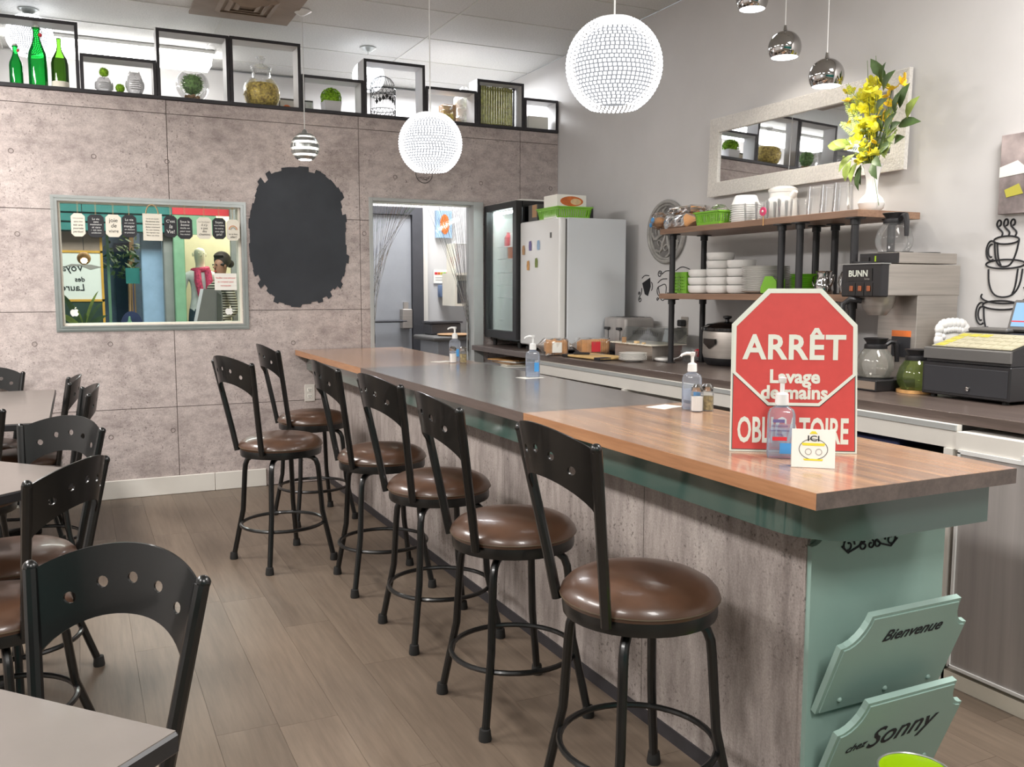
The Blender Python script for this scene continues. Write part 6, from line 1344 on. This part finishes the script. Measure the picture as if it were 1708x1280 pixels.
# figures: one continuous skinned body each
def figure(name, parent, joints, edges, m_):
    me = bpy.data.meshes.new(name); me.from_pydata([j[:3] for j in joints], edges, []); o_ = bpy.data.objects.new(name, me); COL.objects.link(o_)
    o_.modifiers.new('skin', 'SKIN'); 
    for i, j in enumerate(joints): v = me.skin_vertices[0].data[i]; v.radius = (j[3], j[4] if len(j) > 4 else j[3]); v.use_root = (i == 0)
    sb = o_.modifiers.new('sub', 'SUBSURF'); sb.levels = 2; sb.render_levels = 2
    dg = bpy.context.evaluated_depsgraph_get(); dg.update(); m2 = bpy.data.meshes.new_from_object(o_.evaluated_get(dg)); bpy.data.objects.remove(o_)
    return ob(name, m2, m_, parent)
def human(name, label, x, y, rz, skin, top_m, leg_m, s=1.0, lift=0, bend=0):
    t_ = thing(name, label, name, (x, y, lift), rz)
    J = [(0, 0, .95, .13, .10), (0, 0, 1.10, .125, .09), (0, 0, 1.28, .15, .10), (0, 0, 1.40, .13, .085), (0, .01, 1.48, .05), (0, .01, 1.56, .06, .07), (0, .02, 1.66, .078, .09), (0, .02, 1.73, .05, .06),
         (.18, 0, 1.38, .055), (.24, .03, 1.12, .042), (.26, -.05 - .1 * bend, .90 + .15 * bend, .032), (.26, -.07 - .16 * bend, .83 + .18 * bend, .03), (-.18, 0, 1.38, .055), (-.24, .03, 1.12, .042), (-.26, -.05, .90, .032), (-.26, -.07, .82, .03),
         (.09, 0, .86, .085), (.10, 0, .48, .056), (.10, .02, .10, .038), (.10, -.12, .04, .032), (-.09, 0, .86, .085), (-.10, 0, .48, .056), (-.10, .02, .10, .038), (-.10, -.12, .04, .032)]
    J = [(a * s, b_ * s, c_ * s) + tuple(r_ * s for r_ in rest) for a, b_, c_, *rest in J]
    E_ = [(0, 1), (1, 2), (2, 3), (3, 4), (4, 5), (5, 6), (6, 7), (3, 8), (8, 9), (9, 10), (10, 11), (3, 12), (12, 13), (13, 14), (14, 15), (0, 16), (16, 17), (17, 18), (18, 19), (0, 20), (20, 21), (21, 22), (22, 23)]
    b_ = figure('body', t_, J, E_, skin)
    me = b_.data; me.materials.append(M[top_m]); me.materials.append(M[leg_m])
    for p in me.polygons:
        c_ = p.center; zz = c_.z / s
        if abs(c_.x) / s > .17 and zz < 1.02: p.material_index = 0 if zz < .93 else 1
        elif zz < .98: p.material_index = 2
        elif zz < 1.47: p.material_index = 1
    # face: nose, brow and mouth, ears
    ob('nose', FB(lathe, [(.014 * s, 0), (0, .03 * s)], seg=8), skin, b_, (0, -.065 * s, 1.62 * s), (radians(60), 0, 0))
    for sg_ in (-1, 1): ob('eye', FB(ball, (sg_ * .03 * s, -.062 * s, 1.655 * s), .009 * s, 8, 6), 'ink' if skin != 'mannequin' else skin, b_); ob('ear', FB(ball, (sg_ * .078 * s, .025 * s, 1.64 * s), .02 * s, 8, 6, .4, .8, 1.3), skin, b_)
    ob('mouth', FB(box, -.02 * s, .02 * s, -.066 * s, -.056 * s, 1.578 * s, 1.585 * s), 'red_label' if skin != 'mannequin' else skin, b_, smooth=False)
    return t_
x_, z_ = K(.999, 1.65, 8.3, 11.6)
mn = human('mannequin', 'white shop mannequin wearing a pale top, jeans and crimson scarf', x_ - .02, 11.6, .15, 'mannequin', 'white_cloth', 'denim', 1.0, .11)
ob('scarf', FB(lambda b: (tube(b, [(.085 * cos(a), .01 + .085 * sin(a), 1.46 + .012 * cos(a)) for a in [k * pi / 8 for k in range(16)]], .032, 8, True), tube(b, [(.06, -.09, 1.45), (.07, -.125, 1.30), (.05, -.135, 1.12), (.02, -.13, 1.0)], [.04, .045, .04, .03], 8), tube(b, [(-.06, -.09, 1.45), (-.065, -.12, 1.32), (-.03, -.135, 1.12), (.01, -.13, 1.0)], [.04, .045, .04, .03], 8))), 'scarf', mn)
ob('plinth', FB(cyl, (0, 0, -.11), .3, .11, 24), 'white_enamel', mn)
x_, z_ = K(1.005, 1.535, 7.3, 10.6)
ps = human('person', 'person with dark tied-back hair in a striped top looking at the mannequin', x_, 10.6, radians(-62), 'skin', 'striped_knit', 'dark_cloth', .97, 0, 1)
bm = BM(); ball(bm, (0, .035, 1.66), .098, 16, 12, 1, 1.06, 1.0); ball(bm, (0, .145, 1.62), .045, 12, 8); 
for v in list(bm.verts):
    if v.co.y < -.03 and v.co.z < 1.70: v.co.y += .05
ob('hair', bm, 'hair', ps)
# grey booth-like display in the corridor
xa, za = K(.782, 1.094, 6.9, 9.0); xb, _ = K(.964, 0, 6.9, 9.0); xc, zc = K(.835, 1.335, 6.9, 9.0); xd, _ = K(.953, 0, 6.9, 9.0)
t_ = thing('grey_display', 'plain grey angular display stand in the mall corridor', 'display stand', (0, 9.0, 0)); ob('front', FB(plate, [(xa - .04, 0), (xb, 0), (xb, zc - .05), (xd, zc), (xc, zc), (xa, za)], [], .25, lambda u, v, w_: (u, w_, v)), 'box_white', t_, smooth=False); ob('side_fold', FB(plate, [(xa + .16, 0), (xb - .01, 0), (xb - .01, zc - .06), (xa + .19, zc - .03)], [], .01, lambda u, v, w_: (u, -w_, v)), 'grey_paint', t_, smooth=False)
# plant and bottle close behind the glass
t_ = thing('window_plant', 'broad green leaves of a plant behind the lower left of the window', 'plant', (.035, 6.62, 0)); q = random.Random(2)
for k, (dx, dz, w0) in enumerate(((-.14, .26, .03), (-.05, .16, .025), (.13, .19, .02), (.10, .26, .018), (.02, .12, .02), (-.16, .12, .022), (.15, .10, .018))):
    bm = BM(); n = 8; L_ = []
    for j in range(n + 1):
        s_ = j / n; c_ = Vector((dx * s_, .05 * sin(k) * s_, 1.06 + dz * (s_ * 1.5 - .5 * s_ * s_))); w_ = w0 * sin(pi * min(.98, .12 + s_ * .86)); L_.append((bm.verts.new(c_ + Vector((w_ * .5, 0, -w_ * dx / max(.05, abs(dz)) * .5))), bm.verts.new(c_ - Vector((w_ * .5, 0, -w_ * dx / max(.05, abs(dz)) * .5)))))
    for a, b_ in zip(L_, L_[1:]): bm.faces.new((a[0], b_[0], b_[1], a[1]))
    ob('leaf', bm, 'leaf_light' if k % 2 else 'leaf', t_)
ob('planter', FB(lathe, [(0, .9), (.07, .9), (.09, 1.06), (.08, 1.06), (0, 1.05)], seg=20), 'grey_paint', t_); ob('stand', FB(lambda b: (cyl(b, (0, 0, 0), .12, .02, 20), cyl(b, (0, 0, .02), .02, .88, 10))), 'grey_paint', t_)
t_ = thing('pale_bottle', 'pale green pump bottle on a ledge behind the window', 'bottle', (.313, 6.5, 1.05)); ob('bottle', FB(lathe, [(0, 0), (.02, 0), (.022, .05), (.01, .075), (.006, .1), (0, .105)], seg=14), 'pale_green', t_)
simple('outer_sill', 'wooden ledge behind the interior window', 'ledge', FB(box, -.3, 1.2, YB + .13, 6.55, 1.02, 1.05), 'box_white')
t_ = thing('corridor_pendant', 'small brass ball pendant in the mall corridor', 'pendant lamp', (.075, 8.7, 1.598)); ob('shade', FB(ball, (0, 0, 0), .055, 16, 12), 'cork', t_); ob('glow', FB(ball, (0, -.04, -.02), .025, 10, 8), 'bulb', t_); ob('cord', FB(cord, 0, 0, .07, ZC - 1.6, .003), 'black_plastic', t_)
